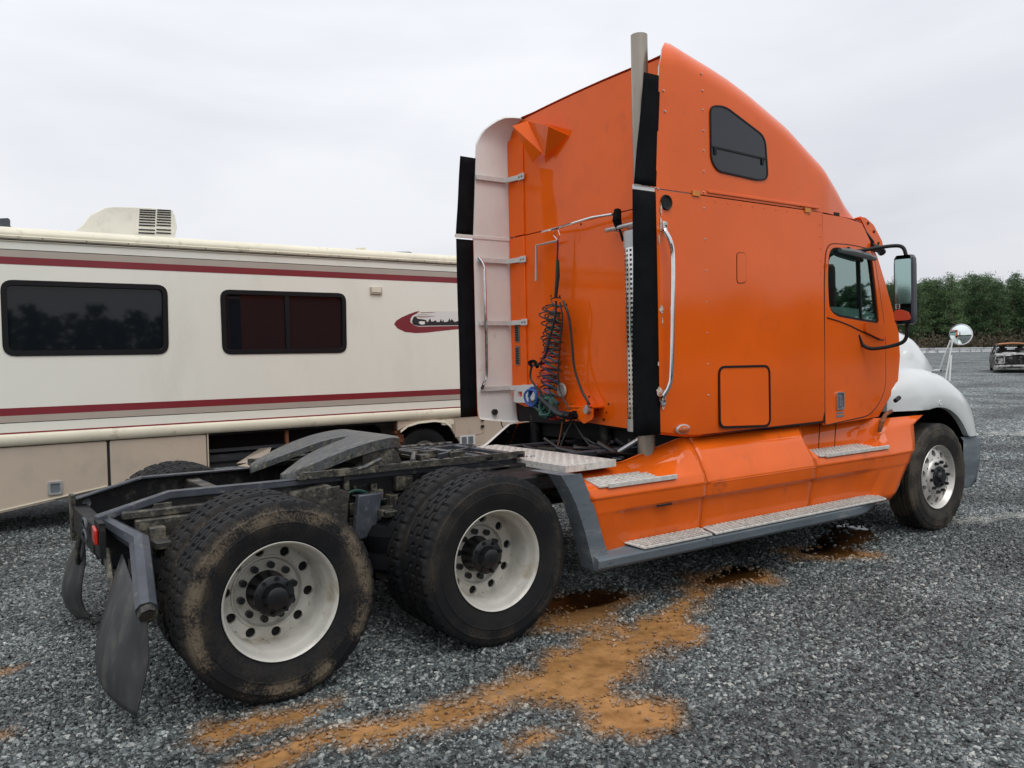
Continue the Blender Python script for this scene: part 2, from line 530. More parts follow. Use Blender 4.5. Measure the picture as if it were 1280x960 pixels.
def curve_pts(pts, n=8):
    """Catmull-Rom through points"""
    P = [Vector(p) for p in pts]
    P = [P[0]*2-P[1]] + P + [P[-1]*2-P[-2]]
    out = []
    for i in range(1, len(P)-2):
        for k in range(n):
            t = k/n
            a, b, c, d = P[i-1], P[i], P[i+1], P[i+2]
            out.append(0.5*((2*b) + (c-a)*t + (2*a-5*b+4*c-d)*t*t + (3*b-a-3*c+d)*t**3))
    out.append(P[-2])
    return out
def interp(x, tab):
    xs = [t[0] for t in tab]
    ys = [t[1] for t in tab]
    return float(np.interp(x, xs, ys))

exec_order = []
# ================================================================== SETTING: ground
def ground_z(x, y):
    s = (x-CAM.x)*0.5702 + (y-CAM.y)*0.8215
    return float(np.interp(s, [15, 39, 70, 118, 180, 900], [0, 0.70, 1.25, 1.72, 2.0, 2.0]))
mud_paths = [  # px path, half width (m), strength
    ([(307, 959), (360, 940), (408, 923), (485, 909), (556, 888), (639, 868), (693, 852), (734, 834), (770, 804), (805, 790)], [.09, .08, .10, .12, .16, .22, .25, .27, .24, .22]),
    ([(805, 790), (847, 788), (870, 783)], [.22, .18, .08]),
    ([(800, 795), (840, 765), (862, 750), (895, 727), (930, 716)], [.2, .12, .15, .24, .28]),
    ([(734, 860), (782, 900), (800, 893), (811, 880)], [.12, .15, .17, .12]),
    ([(650, 919), (690, 916)], [.07, .08]),
    ([(271, 915), (330, 900), (414, 880)], [.13, .1, .05]),
    ([(690, 770), (730, 757), (770, 745)], [.22, .25, .2]),
    ([(1015, 690), (1055, 690)], [.25, .25]),
    ([(0, 838), (8, 836)], [.06, .06]), ([(0, 918), (8, 916)], [.05, .05]),
]
mud_seg = []
for pts, ws in mud_paths:
    q = [at(x, y, 'z', 0) for x, y in pts]
    for i in range(len(q)-1):
        mud_seg.append((q[i].x, q[i].y, q[i+1].x, q[i+1].y, ws[i], ws[i+1]))
rng = np.random.default_rng(5)
def vnoise(X, Y, s, seed=0):
    """smooth value noise"""
    r_ = np.random.default_rng(seed)
    T = r_.random((256, 256))
    x, y = X*s, Y*s
    xi, yi = np.floor(x).astype(int), np.floor(y).astype(int)
    fx, fy = x-xi, y-yi
    fx = fx*fx*(3-2*fx); fy = fy*fy*(3-2*fy)
    g = lambda a, b: T[a % 256, b % 256]
    return (g(xi, yi)*(1-fx)*(1-fy)+g(xi+1, yi)*fx*(1-fy)+g(xi, yi+1)*(1-fx)*fy+g(xi+1, yi+1)*fx*fy)
def mud_field(X, Y):
    best = np.full(X.shape, 9.0)
    for x0, y0, x1, y1, w0, w1 in mud_seg:
        dx, dy = x1-x0, y1-y0
        L2 = dx*dx+dy*dy
        t = np.clip(((X-x0)*dx+(Y-y0)*dy)/L2, 0, 1)
        d = np.hypot(X-(x0+t*dx), Y-(y0+t*dy))
        best = np.minimum(best, d/(w0+(w1-w0)*t))
    n = vnoise(X, Y, 3.2, 1)*0.9 + vnoise(X, Y, 8.5, 2)*0.7 + vnoise(X, Y, 22, 3)*0.55
    v = best + (n-1.07)*1.05
    return np.clip((1.22-v)/0.55, 0, 1)

pale_seg = []
for a_, b_, w_ in (((1180, 652), (1300, 640), .07), ((1228, 547), (1300, 541), .10)):
    q0, q1 = at(a_[0], a_[1], 'z', 0), at(b_[0], b_[1], 'z', 0)
    pale_seg.append((q0.x, q0.y, q1.x, q1.y, w_))
def pale_field(X, Y):
    best = np.full(X.shape, 9.0)
    for x0, y0, x1, y1, w_ in pale_seg:
        dx, dy = x1-x0, y1-y0
        t = np.clip(((X-x0)*dx+(Y-y0)*dy)/(dx*dx+dy*dy), 0, 1)
        best = np.minimum(best, np.hypot(X-(x0+t*dx), Y-(y0+t*dy))/w_)
    v = best+(vnoise(X, Y, 5, 31)-.5)*1.6+(vnoise(X, Y, 19, 32)-.5)*1.2
    return np.clip((1.5-v)/.8, 0, 1)
def axis_pts(lo, hi, step, far, growth=1.22):
    a = list(np.arange(lo, hi+1e-6, step))
    s = step
    x = a[-1]
    r_ = []
    while x < far:
        s *= growth
        x += s
        r_.append(x)
    x = a[0]
    s = step
    l_ = []
    while x > -far:
        s *= growth
        x -= s
        l_.append(x)
    return np.array(l_[::-1] + a + r_)
PUD = [(2.35, -0.72, .45, .15, -.05, 1), (3.75, -0.98, .34, .13, .2, 2), (5.45, -0.78, .80, .27, .46, 3)]
def pud_field(X, Y):
    f = np.zeros(X.shape)
    for cx, cy, rx, ry, an, _ in PUD:
        dx, dy = X-cx, Y-cy
        u = (dx*math.cos(an)+dy*math.sin(an))/rx
        v = (-dx*math.sin(an)+dy*math.cos(an))/ry
        q = np.hypot(u, v)+(vnoise(X, Y, 6, 41)-.5)*.5+(vnoise(X, Y, 17, 42)-.5)*.25
        f = np.maximum(f, np.clip((1.15-q)/.3, 0, 1))
    return f
gx = axis_pts(-2.2, 9.0, 0.05, 900)
gy = axis_pts(-4.2, 1.6, 0.05, 900)
GX, GY = np.meshgrid(gx, gy, indexing='ij')
sdist = (GX-CAM.x)*0.5702+(GY-CAM.y)*0.8215
GZ = np.interp(sdist, [15, 39, 70, 118, 180, 900], [0, 0.70, 1.25, 1.72, 2.0, 2.0])
near = np.clip(1-(np.hypot(GX-3, GY+1)-9)/20, 0, 1)
MUD = np.maximum(mud_field(GX, GY), pud_field(GX, GY)*.85)
GZ = GZ + near*((vnoise(GX, GY, 2.0, 9)-0.5)*0.016 + (vnoise(GX, GY, 9.0, 10)-0.5)*0.008) - MUD*0.006 - 0.012 - pud_field(GX, GY)*0.016
nx_, ny_ = GX.shape
me = bpy.data.meshes.new('ground')
vv = np.stack([GX.ravel(), GY.ravel(), GZ.ravel()], 1)
ii = np.arange(nx_*ny_).reshape(nx_, ny_)
ff = np.stack([ii[:-1, :-1].ravel(), ii[1:, :-1].ravel(), ii[1:, 1:].ravel(), ii[:-1, 1:].ravel()], 1)
me.from_pydata(vv.tolist(), [], ff.tolist())
at_ = me.attributes.new('mud', 'FLOAT', 'POINT')
at_.data.foreach_set('value', MUD.ravel().astype(np.float32))
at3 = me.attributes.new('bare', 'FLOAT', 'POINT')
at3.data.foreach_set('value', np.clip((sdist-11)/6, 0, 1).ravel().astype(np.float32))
at2 = me.attributes.new('pale', 'FLOAT', 'POINT')
at2.data.foreach_set('value', pale_field(GX, GY).ravel().astype(np.float32))
me.polygons.foreach_set('use_smooth', np.ones(len(me.polygons), bool))
ground = bpy.data.objects.new('ground', me)
C.objects.link(ground)
tag(ground, kind='structure')

def gravel_nodes(t, stone):
    """shared colouring: dark wet crushed stone with paler dry areas and orange mud"""
    b = t.nodes['Principled BSDF']
    geo = N(t, 'ShaderNodeNewGeometry')
    big = N(t, 'ShaderNodeTexNoise')
    big.inputs['Scale'].default_value = 0.55
    big.inputs['Detail'].default_value = 5
    big.inputs['Roughness'].default_value = 0.6
    t.links.new(geo.outputs['Position'], big.inputs['Vector'])
    wet = N(t, 'ShaderNodeMapRange')
    wet.inputs['From Min'].default_value = 0.36
    wet.inputs['From Max'].default_value = 0.62
    wet.inputs['To Min'].default_value = 0.52
    wet.inputs['To Max'].default_value = 1.55
    t.links.new(big.outputs['Fac'], wet.inputs[0])
    cr = N(t, 'ShaderNodeValToRGB')
    e = cr.color_ramp.elements
    cols = [(0.0, (.012, .015, .015)), (0.3, (.040, .049, .049)), (0.64, (.092, .108, .108)), (0.88, (.175, .197, .192)), (1.0, (.34, .35, .32))]
    e[0].position, e[0].color = 0, (*cols[0][1], 1)
    e[1].position, e[1].color = 1, (*cols[-1][1], 1)
    for p_, c_ in cols[1:-1]:
        x = e.new(p_)
        x.color = (*c_, 1)
    a = N(t, 'ShaderNodeAttribute')
    a.attribute_name = 'mud'
    if stone:
        a.attribute_type = 'INSTANCER'
        oi = N(t, 'ShaderNodeObjectInfo')
        t.links.new(oi.outputs['Random'], cr.inputs[0])
        b.inputs['Roughness'].default_value = 0.36
        nn = N(t, 'ShaderNodeTexNoise')
        nn.inputs['Scale'].default_value = 160
        nn.inputs['Detail'].default_value = 3
        t.links.new(geo.outputs['Position'], nn.inputs['Vector'])
        vmr = N(t, 'ShaderNodeMapRange')
        vmr.inputs['To Min'].default_value = 0.7
        vmr.inputs['To Max'].default_value = 1.3
        t.links.new(nn.outputs['Fac'], vmr.inputs[0])
        s0 = N(t, 'ShaderNodeVectorMath', operation='SCALE')
        t.links.new(cr.outputs[0], s0.inputs[0])
        t.links.new(vmr.outputs[0], s0.inputs['Scale'])
        col = s0.outputs[0]
    else:
        vo = N(t, 'ShaderNodeTexVoronoi')
        vo.inputs['Scale'].default_value = 26
        t.links.new(geo.outputs['Position'], vo.inputs['Vector'])
        sx = N(t, 'ShaderNodeSeparateXYZ')
        t.links.new(vo.outputs['Color'], sx.inputs[0])
        t.links.new(sx.outputs[0], cr.inputs[0])
        ed = N(t, 'ShaderNodeMapRange')  # shade in the gaps between stones, painted as darker cell edges
        ed.inputs['From Min'].default_value = 0.2
        ed.inputs['From Max'].default_value = 0.65
        ed.inputs['To Min'].default_value = 1.0
        ed.inputs['To Max'].default_value = 0.45
        t.links.new(vo.outputs['Distance'], ed.inputs[0])
        s0 = N(t, 'ShaderNodeVectorMath', operation='SCALE')
        t.links.new(cr.outputs[0], s0.inputs[0])
        t.links.new(ed.outputs[0], s0.inputs['Scale'])
        # patchy finer variation for the far ground
        md = N(t, 'ShaderNodeTexNoise')
        md.inputs['Scale'].default_value = 5.0
        md.inputs['Detail'].default_value = 9
        md.inputs['Roughness'].default_value = 0.85
        t.links.new(geo.outputs['Position'], md.inputs['Vector'])
        mdr = N(t, 'ShaderNodeMapRange')
        mdr.inputs['From Min'].default_value = 0.25
        mdr.inputs['From Max'].default_value = 0.75
        mdr.inputs['To Min'].default_value = 0.55
        mdr.inputs['To Max'].default_value = 1.45
        t.links.new(md.outputs['Fac'], mdr.inputs[0])
        s1 = N(t, 'ShaderNodeVectorMath', operation='SCALE')
        t.links.new(s0.outputs[0], s1.inputs[0])
        t.links.new(mdr.outputs[0], s1.inputs['Scale'])
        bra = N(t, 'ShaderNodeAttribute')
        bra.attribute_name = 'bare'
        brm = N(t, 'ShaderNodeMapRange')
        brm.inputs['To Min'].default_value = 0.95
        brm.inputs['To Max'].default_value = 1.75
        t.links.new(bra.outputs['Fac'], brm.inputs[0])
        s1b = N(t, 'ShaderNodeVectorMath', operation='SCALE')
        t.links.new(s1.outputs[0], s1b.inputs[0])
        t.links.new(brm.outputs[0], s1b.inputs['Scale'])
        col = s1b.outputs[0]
        b.inputs['Roughness'].default_value = 0.75
        bn = N(t, 'ShaderNodeBump')
        bn.inputs['Strength'].default_value = 0.9
        bn.inputs['Distance'].default_value = 0.02
        bn.invert = True
        bsx = N(t, 'ShaderNodeMapRange')
        bsx.inputs['To Min'].default_value = 0.9
        bsx.inputs['To Max'].default_value = 0.05
        t.links.new(a.outputs['Fac'], bsx.inputs[0])
        t.links.new(bsx.outputs[0], bn.inputs['Strength'])
        t.links.new(vo.outputs['Distance'], bn.inputs['Height'])
        t.links.new(bn.outputs[0], b.inputs['Normal'])
    s2 = N(t, 'ShaderNodeVectorMath', operation='SCALE')
    t.links.new(col, s2.inputs[0])
    t.links.new(wet.outputs[0], s2.inputs['Scale'])
    mc = N(t, 'ShaderNodeTexNoise')
    mc.inputs['Scale'].default_value = 7
    mc.inputs['Detail'].default_value = 8
    mc.inputs['Roughness'].default_value = 0.7
    t.links.new(geo.outputs['Position'], mc.inputs['Vector'])
    mcr = N(t, 'ShaderNodeValToRGB')
    mcr.color_ramp.elements[0].position = 0.36
    mcr.color_ramp.elements[0].color = (0.22, 0.108, 0.034, 1)
    mcr.color_ramp.elements[1].position = 0.62
    mcr.color_ramp.elements[1].color = (0.43, 0.225, 0.085, 1)
    t.links.new(mc.outputs['Fac'], mcr.inputs[0])
    mx_ = N(t, 'ShaderNodeMix', data_type='RGBA')
    mf = N(t, 'ShaderNodeMath', operation='MULTIPLY')
    mf.inputs[1].default_value = 0.75 if stone else 1.0
    t.links.new(a.outputs['Fac'], mf.inputs[0])
    t.links.new(mf.outputs[0], mx_.inputs['Factor'])
    t.links.new(s2.outputs[0], mx_.inputs['A'])
    t.links.new(mcr.outputs[0], mx_.inputs['B'])
    pa_ = N(t, 'ShaderNodeAttribute')
    pa_.attribute_name = 'pale'
    if stone: pa_.attribute_type = 'INSTANCER'
    px_ = N(t, 'ShaderNodeMix', data_type='RGBA')
    pm = N(t, 'ShaderNodeMath', operation='MULTIPLY')
    pm.inputs[1].default_value = 0.6
    t.links.new(pa_.outputs['Fac'], pm.inputs[0])
    t.links.new(pm.outputs[0], px_.inputs['Factor'])
    t.links.new(mx_.outputs['Result'], px_.inputs['A'])
    px_.inputs['B'].default_value = (0.42, 0.42, 0.38, 1)
    t.links.new(px_.outputs['Result'], b.inputs['Base Color'])
    if not stone:
        rr = N(t, 'ShaderNodeMapRange')
        rr.inputs['To Min'].default_value = 0.75
        rr.inputs['To Max'].default_value = 0.38
        t.links.new(a.outputs['Fac'], rr.inputs[0])
        t.links.new(rr.outputs[0], b.inputs['Roughness'])
mg = bpy.data.materials.new('gravel_ground')
mg.use_nodes = True
gravel_nodes(mg.node_tree, False)
ground.data.materials.append(mg)
ms = bpy.data.materials.new('crushed_stone')
ms.use_nodes = True
gravel_nodes(ms.node_tree, True)

# crushed stone scattered over the part of the yard near the camera
def gravel_patch():
    st = 0.12
    xs = np.arange(-7.0, 16.0, st)
    ys = np.arange(-6.5, 12.0, st)
    X, Y = np.meshgrid(xs, ys, indexing='ij')
    dx, dy = X-CAM.x, Y-CAM.y
    dep = dx*0.5702+dy*0.8215
    lat = dx*0.8215-dy*0.5702
    keep = (dep > 2.2) & (dep < 17.5) & (np.abs(lat) < dep*0.70+1.8)
    # behind and under the long motor home nothing shows
    keep &= ~((Y > 6.2) & (X < 8))
    dens = np.interp(dep, [3, 5, 8, 12, 17.5], [5200, 4400, 2700, 1500, 800])
    mud = mud_field(X, Y)
    dens = dens*(1-0.985*mud)*(1-0.97*pud_field(X, Y))
    Z = np.interp(dep, [15, 39], [0, 0.70]) + (vnoise(X, Y, 2.0, 9)-0.5)*0.016 - 0.011
    me = bpy.data.meshes.new('gravel')
    n1, n2 = X.shape
    ii = np.arange(n1*n2).reshape(n1, n2)
    k = keep[:-1, :-1] & keep[1:, 1:] & keep[1:, :-1] & keep[:-1, 1:]
    ff = np.stack([ii[:-1, :-1][k], ii[1:, :-1][k], ii[1:, 1:][k], ii[:-1, 1:][k]], 1)
    used = np.unique(ff)
    remap = -np.ones(n1*n2, int)
    remap[used] = np.arange(len(used))
    vv = np.stack([X.ravel(), Y.ravel(), Z.ravel()], 1)[used]
    me.from_pydata(vv.tolist(), [], remap[ff].tolist())
    for nm, arr in (('dens', dens), ('mud', mud), ('dep', dep), ('pale', pale_field(X, Y))):
        a_ = me.attributes.new(nm, 'FLOAT', 'POINT')
        a_.data.foreach_set('value', arr.ravel()[used].astype(np.float32))
    me.materials.append(ms)
    o = bpy.data.objects.new('gravel', me)
    C.objects.link(o)
    tag(o, kind='stuff')
    g = bpy.data.node_groups.new('gravel_scatter', 'GeometryNodeTree')
    g.interface.new_socket('Geometry', in_out='INPUT', socket_type='NodeSocketGeometry')
    g.interface.new_socket('Geometry', in_out='OUTPUT', socket_type='NodeSocketGeometry')
    gi = N(g, 'NodeGroupInput')
    go = N(g, 'NodeGroupOutput')
    dp = N(g, 'GeometryNodeDistributePointsOnFaces')
    na = N(g, 'GeometryNodeInputNamedAttribute', data_type='FLOAT')
    na.inputs['Name'].default_value = 'dens'
    g.links.new(gi.outputs[0], dp.inputs['Mesh'])
    g.links.new(na.outputs['Attribute'], dp.inputs['Density'])
    dp.inputs['Seed'].default_value = 3
    join = N(g, 'GeometryNodeGeometryToInstance')
    for k in range(6):
        ic = N(g, 'GeometryNodeMeshIcoSphere')
        ic.inputs['Radius'].default_value = 1.0
        ic.inputs['Subdivisions'].default_value = 1 if k < 4 else 2
        rv = N(g, 'FunctionNodeRandomValue', data_type='FLOAT_VECTOR')
        am = 0.34 if k < 4 else 0.22
        rv.inputs[0].default_value = (-am,)*3
        rv.inputs[1].default_value = (am,)*3
        rv.inputs['Seed'].default_value = 11+k
        sp_ = N(g, 'GeometryNodeSetPosition')
        g.links.new(ic.outputs['Mesh'], sp_.inputs['Geometry'])
        g.links.new(rv.outputs[0], sp_.inputs['Offset'])
        tr = N(g, 'GeometryNodeTransform')
        tr.inputs['Scale'].default_value = [(1, .75, .5), (1.1, .7, .6), (.9, .85, .45), (1.2, .6, .5), (1, .8, .6), (1.1, .7, .5)][k]
        g.links.new(sp_.outputs[0], tr.inputs[0])
        sm = N(g, 'GeometryNodeSetMaterial')
        sm.inputs['Material'].default_value = ms
        g.links.new(tr.outputs[0], sm.inputs[0])
        g.links.new(sm.outputs[0], join.inputs[0])
    ip = N(g, 'GeometryNodeInstanceOnPoints')
    g.links.new(dp.outputs['Points'], ip.inputs['Points'])
    g.links.new(join.outputs[0], ip.inputs['Instance'])
    ip.inputs['Pick Instance'].default_value = True
    ri = N(g, 'FunctionNodeRandomValue', data_type='INT')
    for s_ in ri.inputs:
        if s_.type == 'INT' and s_.name == 'Max': s_.default_value = 5
        if s_.type == 'INT' and s_.name == 'Min': s_.default_value = 0
    ri.inputs['Seed'].default_value = 77
    g.links.new([s_ for s_ in ri.outputs if s_.type == 'INT'][0], ip.inputs['Instance Index'])
    rr = N(g, 'FunctionNodeRandomValue', data_type='FLOAT_VECTOR')
    rr.inputs[0].default_value = (-0.7, -0.7, 0)
    rr.inputs[1].default_value = (0.7, 0.7, 6.283)
    rr.inputs['Seed'].default_value = 21
    g.links.new(rr.outputs[0], ip.inputs['Rotation'])
    rs = N(g, 'FunctionNodeRandomValue', data_type='FLOAT')
    fl = [s_ for s_ in rs.inputs if s_.type == 'VALUE']
    fl[0].default_value = 0.0
    fl[1].default_value = 1.0
    rs.inputs['Seed'].default_value = 5
    pw = N(g, 'ShaderNodeMath', operation='POWER')
    pw.inputs[1].default_value = 2.2
    g.links.new([s_ for s_ in rs.outputs if s_.type == 'VALUE'][0], pw.inputs[0])
    m1 = N(g, 'ShaderNodeMath', operation='MULTIPLY_ADD')
    m1.inputs[1].default_value = 0.0120
    m1.inputs[2].default_value = 0.0066
    g.links.new(pw.outputs[0], m1.inputs[0])
    nd = N(g, 'GeometryNodeInputNamedAttribute', data_type='FLOAT')
    nd.inputs['Name'].default_value = 'dep'
    md = N(g, 'ShaderNodeMapRange')
    md.inputs['From Min'].default_value = 5
    md.inputs['From Max'].default_value = 17
    md.inputs['To Min'].default_value = 1.0
    md.inputs['To Max'].default_value = 1.8
    g.links.new(nd.outputs['Attribute'], md.inputs[0])
    m2 = N(g, 'ShaderNodeMath', operation='MULTIPLY')
    g.links.new(m1.outputs[0], m2.inputs[0])
    g.links.new(md.outputs[0], m2.inputs[1])
    g.links.new(m2.outputs[0], ip.inputs['Scale'])
    g.links.new(ip.outputs[0], go.inputs[0])
    mo = o.modifiers.new('scatter', 'NODES')
    mo.node_group = g
gravel_patch()

# puddles
def water_mat():
    m = bpy.data.materials.new('muddy_water')
    m.use_nodes = True
    t = m.node_tree
    t.nodes.remove(t.nodes['Principled BSDF'])
    o = t.nodes['Material Output']
    tr = N(t, 'ShaderNodeBsdfTransparent')
    tr.inputs[0].default_value = (0.86, 0.80, 0.70, 1)
    gl = N(t, 'ShaderNodeBsdfGlossy')
    gl.inputs['Roughness'].default_value = 0.03
    fr = N(t, 'ShaderNodeFresnel')
    fr.inputs[0].default_value = 1.33
    nn = N(t, 'ShaderNodeTexNoise')
    nn.inputs['Scale'].default_value = 14
    bn = N(t, 'ShaderNodeBump')
    bn.inputs['Strength'].default_value = 0.05
    bn.inputs['Distance'].default_value = 0.01
    t.links.new(nn.outputs['Fac'], bn.inputs['Height'])
    t.links.new(bn.outputs[0], gl.inputs['Normal'])
    t.links.new(bn.outputs[0], fr.inputs['Normal'])
    mxs = N(t, 'ShaderNodeMixShader')
    t.links.new(fr.outputs[0], mxs.inputs[0])
    t.links.new(tr.outputs[0], mxs.inputs[1])
    t.links.new(gl.outputs[0], mxs.inputs[2])
    t.links.new(mxs.outputs[0], o.inputs[0])
    return m
M['water'] = water_mat()
def puddle(cx, cy, rx, ry, ang, seed):
    r_ = random.Random(seed)
    n = 48
    ph = [r_.uniform(0, 6.28) for _ in range(4)]
    pts = []
    for k in range(n):
        a = 2*PI*k/n
        q = 1+0.16*math.sin(2*a+ph[0])+0.13*math.sin(3*a+ph[1])+0.08*math.sin(5*a+ph[2])+0.05*math.sin(9*a+ph[3])
        x, y = rx*q*math.cos(a), ry*q*math.sin(a)
        pts.append((cx+x*math.cos(ang)-y*math.sin(ang), cy+x*math.sin(ang)+y*math.cos(ang)))
    me_ = bpy.data.meshes.new('puddle')
    me_.from_pydata([(p[0], p[1], -0.017) for p in pts]+[(cx, cy, -0.017)], [], [(k, (k+1) % n, n) for k in range(n)])
    me_.materials.append(M['water'])
    o = bpy.data.objects.new('puddle', me_)
    C.objects.link(o)
    tag(o, kind='structure')
for cx_, cy_, rx_, ry_, an_, sd_ in PUD:
    puddle(cx_, cy_, rx_*1.35, ry_*1.5, an_, sd_)

# ================================================================== FOREST
def leaf_mat(name, c0, c1):
    m = bpy.data.materials.new(name)
    m.use_nodes = True
    t = m.node_tree
    b = t.nodes['Principled BSDF']
    b.inputs['Roughness'].default_value = 0.75
    b.inputs['Specular IOR Level'].default_value = 0.2
    geo = N(t, 'ShaderNodeNewGeometry')
    nn = N(t, 'ShaderNodeTexNoise')
    nn.inputs['Scale'].default_value = 0.35
    nn.inputs['Detail'].default_value = 5
    nn.inputs['Roughness'].default_value = 0.7
    t.links.new(geo.outputs['Position'], nn.inputs['Vector'])
    oi = N(t, 'ShaderNodeObjectInfo')
    ad = N(t, 'ShaderNodeMath', operation='MULTIPLY_ADD')
    ad.inputs[1].default_value = 0.5
    t.links.new(oi.outputs['Random'], ad.inputs[0])
    t.links.new(nn.outputs['Fac'], ad.inputs[2])
    cr = N(t, 'ShaderNodeValToRGB')
    cr.color_ramp.elements[0].position = 0.45
    cr.color_ramp.elements[0].color = (*c0, 1)
    cr.color_ramp.elements[1].position = 1.0
    cr.color_ramp.elements[1].color = (*c1, 1)
    t.links.new(ad.outputs[0], cr.inputs[0])
    t.links.new(cr.outputs[0], b.inputs['Base Color'])
    return m
M['pine'] = leaf_mat('pine_needles', (0.042, 0.084, 0.038), (0.115, 0.180, 0.078))
M['brush'] = leaf_mat('dry_brush', (0.05, 0.05, 0.03), (0.14, 0.11, 0.075))

def pine_meshes(seed, H=1.0, dens=1.0, leaf=0.34):
    r_ = random.Random(seed)
    tr = MB()
    hh = 15*H
    lean = r_.uniform(-.4, .4)
    tr.tube([(0, 0, -0.5), (lean*.4, 0, hh*.5), (lean, 0, hh*.97)], [0.2, 0.13, 0.03], 6)
    fo = MB()
    nb = int(34*dens)
    base = hh*r_.uniform(.14, .30)
    for i in range(nb):
        t = (i+r_.random())/nb
        z = base + (hh-base)*t
        spread = (1-t)**0.55*1.75*H*r_.uniform(.5, 1.2)+0.35
        a = r_.uniform(0, 6.28)
        tip = Vector((lean*z/hh+math.cos(a)*spread, math.sin(a)*spread, z+spread*r_.uniform(-.05, .35)))
        root = Vector((lean*z/hh, 0, z))
        if i % 3 == 0:
            tr.tube([root, tip], [0.035, 0.01], 4)
        for c in range(int(3+spread*2.2)):
            q = root.lerp(tip, r_.uniform(.35, 1.05))
            q = q + Vector((r_.gauss(0, .25), r_.gauss(0, .25), r_.gauss(0, .2)))
            for k in range(int(26*dens)):
                p = q + Vector((r_.gauss(0, .36), r_.gauss(0, .36), r_.gauss(0, .26)))
                d1 = Vector((r_.gauss(0, 1), r_.gauss(0, 1), r_.gauss(0, 1.3))).normalized()*leaf*r_.uniform(.6, 1.2)
                d2 = d1.cross(Vector((r_.gauss(0, 1), r_.gauss(0, 1), r_.gauss(0, 1)))).normalized()*leaf*.34
                fo.add([p-d1*.5-d2*.5, p-d1*.5+d2*.5, p+d1*.5], [(0, 1, 2)])
    return tr, fo
def mesh_only(mb, name, m, smooth=False):
    me = bpy.data.meshes.new(name)
    me.from_pydata(mb.v, [], mb.f)
    me.materials.append(m)
    return me
pines = []
for k in range(5):
    tr, fo = pine_meshes(40+k, H=random.uniform(.92, 1.06), dens=1.0)
    pines.append((mesh_only(tr, 'trunk', M['bark']), mesh_only(fo, 'crown', M['pine'])))
# the individually standing pines seen right of and through the cab
fr_h = Vector((0.5702, 0.8215, 0)); rt_h = Vector((0.8215, -0.5702, 0))
pi_ = 0
for row, (dep, n) in enumerate([(136, 26), (143, 26), (151, 26), (159, 26)]):
    for i in range(n):
        px = 1020 + (1310-1020)*(i+random.uniform(-.35, .35)+.5*(row % 2))/(n-1)
        d = dep + random.uniform(-2.5, 2.5)
        lat = (px-640)/F_PX*d
        p = Vector((CAM.x, CAM.y, 0)) + fr_h*d + rt_h*lat
        trm, crm = pines[pi_ % 5]
        e = empty('pine_tree', (p.x, p.y, ground_z(p.x, p.y)-0.1), random.uniform(0, 6.28))
        s_ = random.uniform(.72, .89) + 0.022*row
        if random.random() < .2: s_ += .04
        e.scale = (s_*1.12, s_*1.12, s_*0.97)
        tag(e, 'tall dark green pine in the wood beyond the pale barrier', 'pine tree', 'pines of the wood beyond the barrier')
        part('trunk', trm, e)
        part('crown', crm, e)
        pi_ += 1
# dry brush along the foot of the wood
b = MB()
r_ = random.Random(3)
for i in range(15000):
    px = r_.uniform(1010, 1320)
    d = r_.uniform(128, 138)
    lat = (px-640)/F_PX*d
    p = Vector((CAM.x, CAM.y, 0)) + fr_h*d + rt_h*lat
    z = ground_z(p.x, p.y) + abs(r_.gauss(0, 1.1)) + 0.1
    q = Vector((p.x, p.y, z))
    d1 = Vector((r_.gauss(0, .5), r_.gauss(0, .5), r_.gauss(0, 1))).normalized()*r_.uniform(.3, .8)
    d2 = d1.cross(Vector((r_.gauss(0, 1), r_.gauss(0, 1), 0))).normalized()*r_.uniform(.05, .2)
    b.add([q-d1*.5-d2, q-d1*.5+d2, q+d1*.5], [(0, 1, 2)])
bo = bpy.data.objects.new('dry_brush', mesh_only(b, 'dry_brush', M['brush']))
C.objects.link(bo)
tag(bo, kind='stuff')
# the rest of the wood runs round the yard and reads as one mass
b = MB()
r_ = random.Random(9)
for k in range(430):
    a = 2*PI*k/430 + r_.uniform(-.006, .006)
    # leave the sector already filled with single trees
    dirv = Vector((math.cos(a), math.sin(a), 0))
    fwc = dirv.dot(fr_h); rtc = dirv.dot(rt_h)
    D = r_.uniform(135, 165)
    behind = fwc > 0 and 0.30 < rtc/fwc < 0.72
    if behind:
        D = r_.uniform(168, 180)
    p = Vector((CAM.x, CAM.y, 0)) + dirv*D
    z0 = ground_z(p.x, p.y)
    h = r_.uniform(11, 13.5) if not behind else r_.uniform(8.8, 10.8)
    for j in range(460 if not behind else 900):
        t = r_.random()**1.05
        z = z0 - 1.2 + (h+1.2)*t
        sp_ = (1.25-t)**0.5*2.4
        q = Vector((p.x+r_.gauss(0, sp_*.6), p.y+r_.gauss(0, sp_*.6), z))
        d1 = Vector((r_.gauss(0, 1), r_.gauss(0, 1), r_.gauss(0, .8))).normalized()*(r_.uniform(.8, 1.6) if not behind else r_.uniform(.4, .9))
        d2 = d1.cross(Vector((r_.gauss(0, 1), r_.gauss(0, 1), r_.gauss(0, 1)))).normalized()*(r_.uniform(.5, 1.0) if not behind else r_.uniform(.25, .5))
        b.add([q-d1*.5-d2*.5, q-d1*.5+d2*.5, q+d1*.5], [(0, 1, 2)])
to = bpy.data.objects.new('far_wood', mesh_only(b, 'far_wood', M['pine']))
C.objects.link(to)
tag(to, kind='stuff')

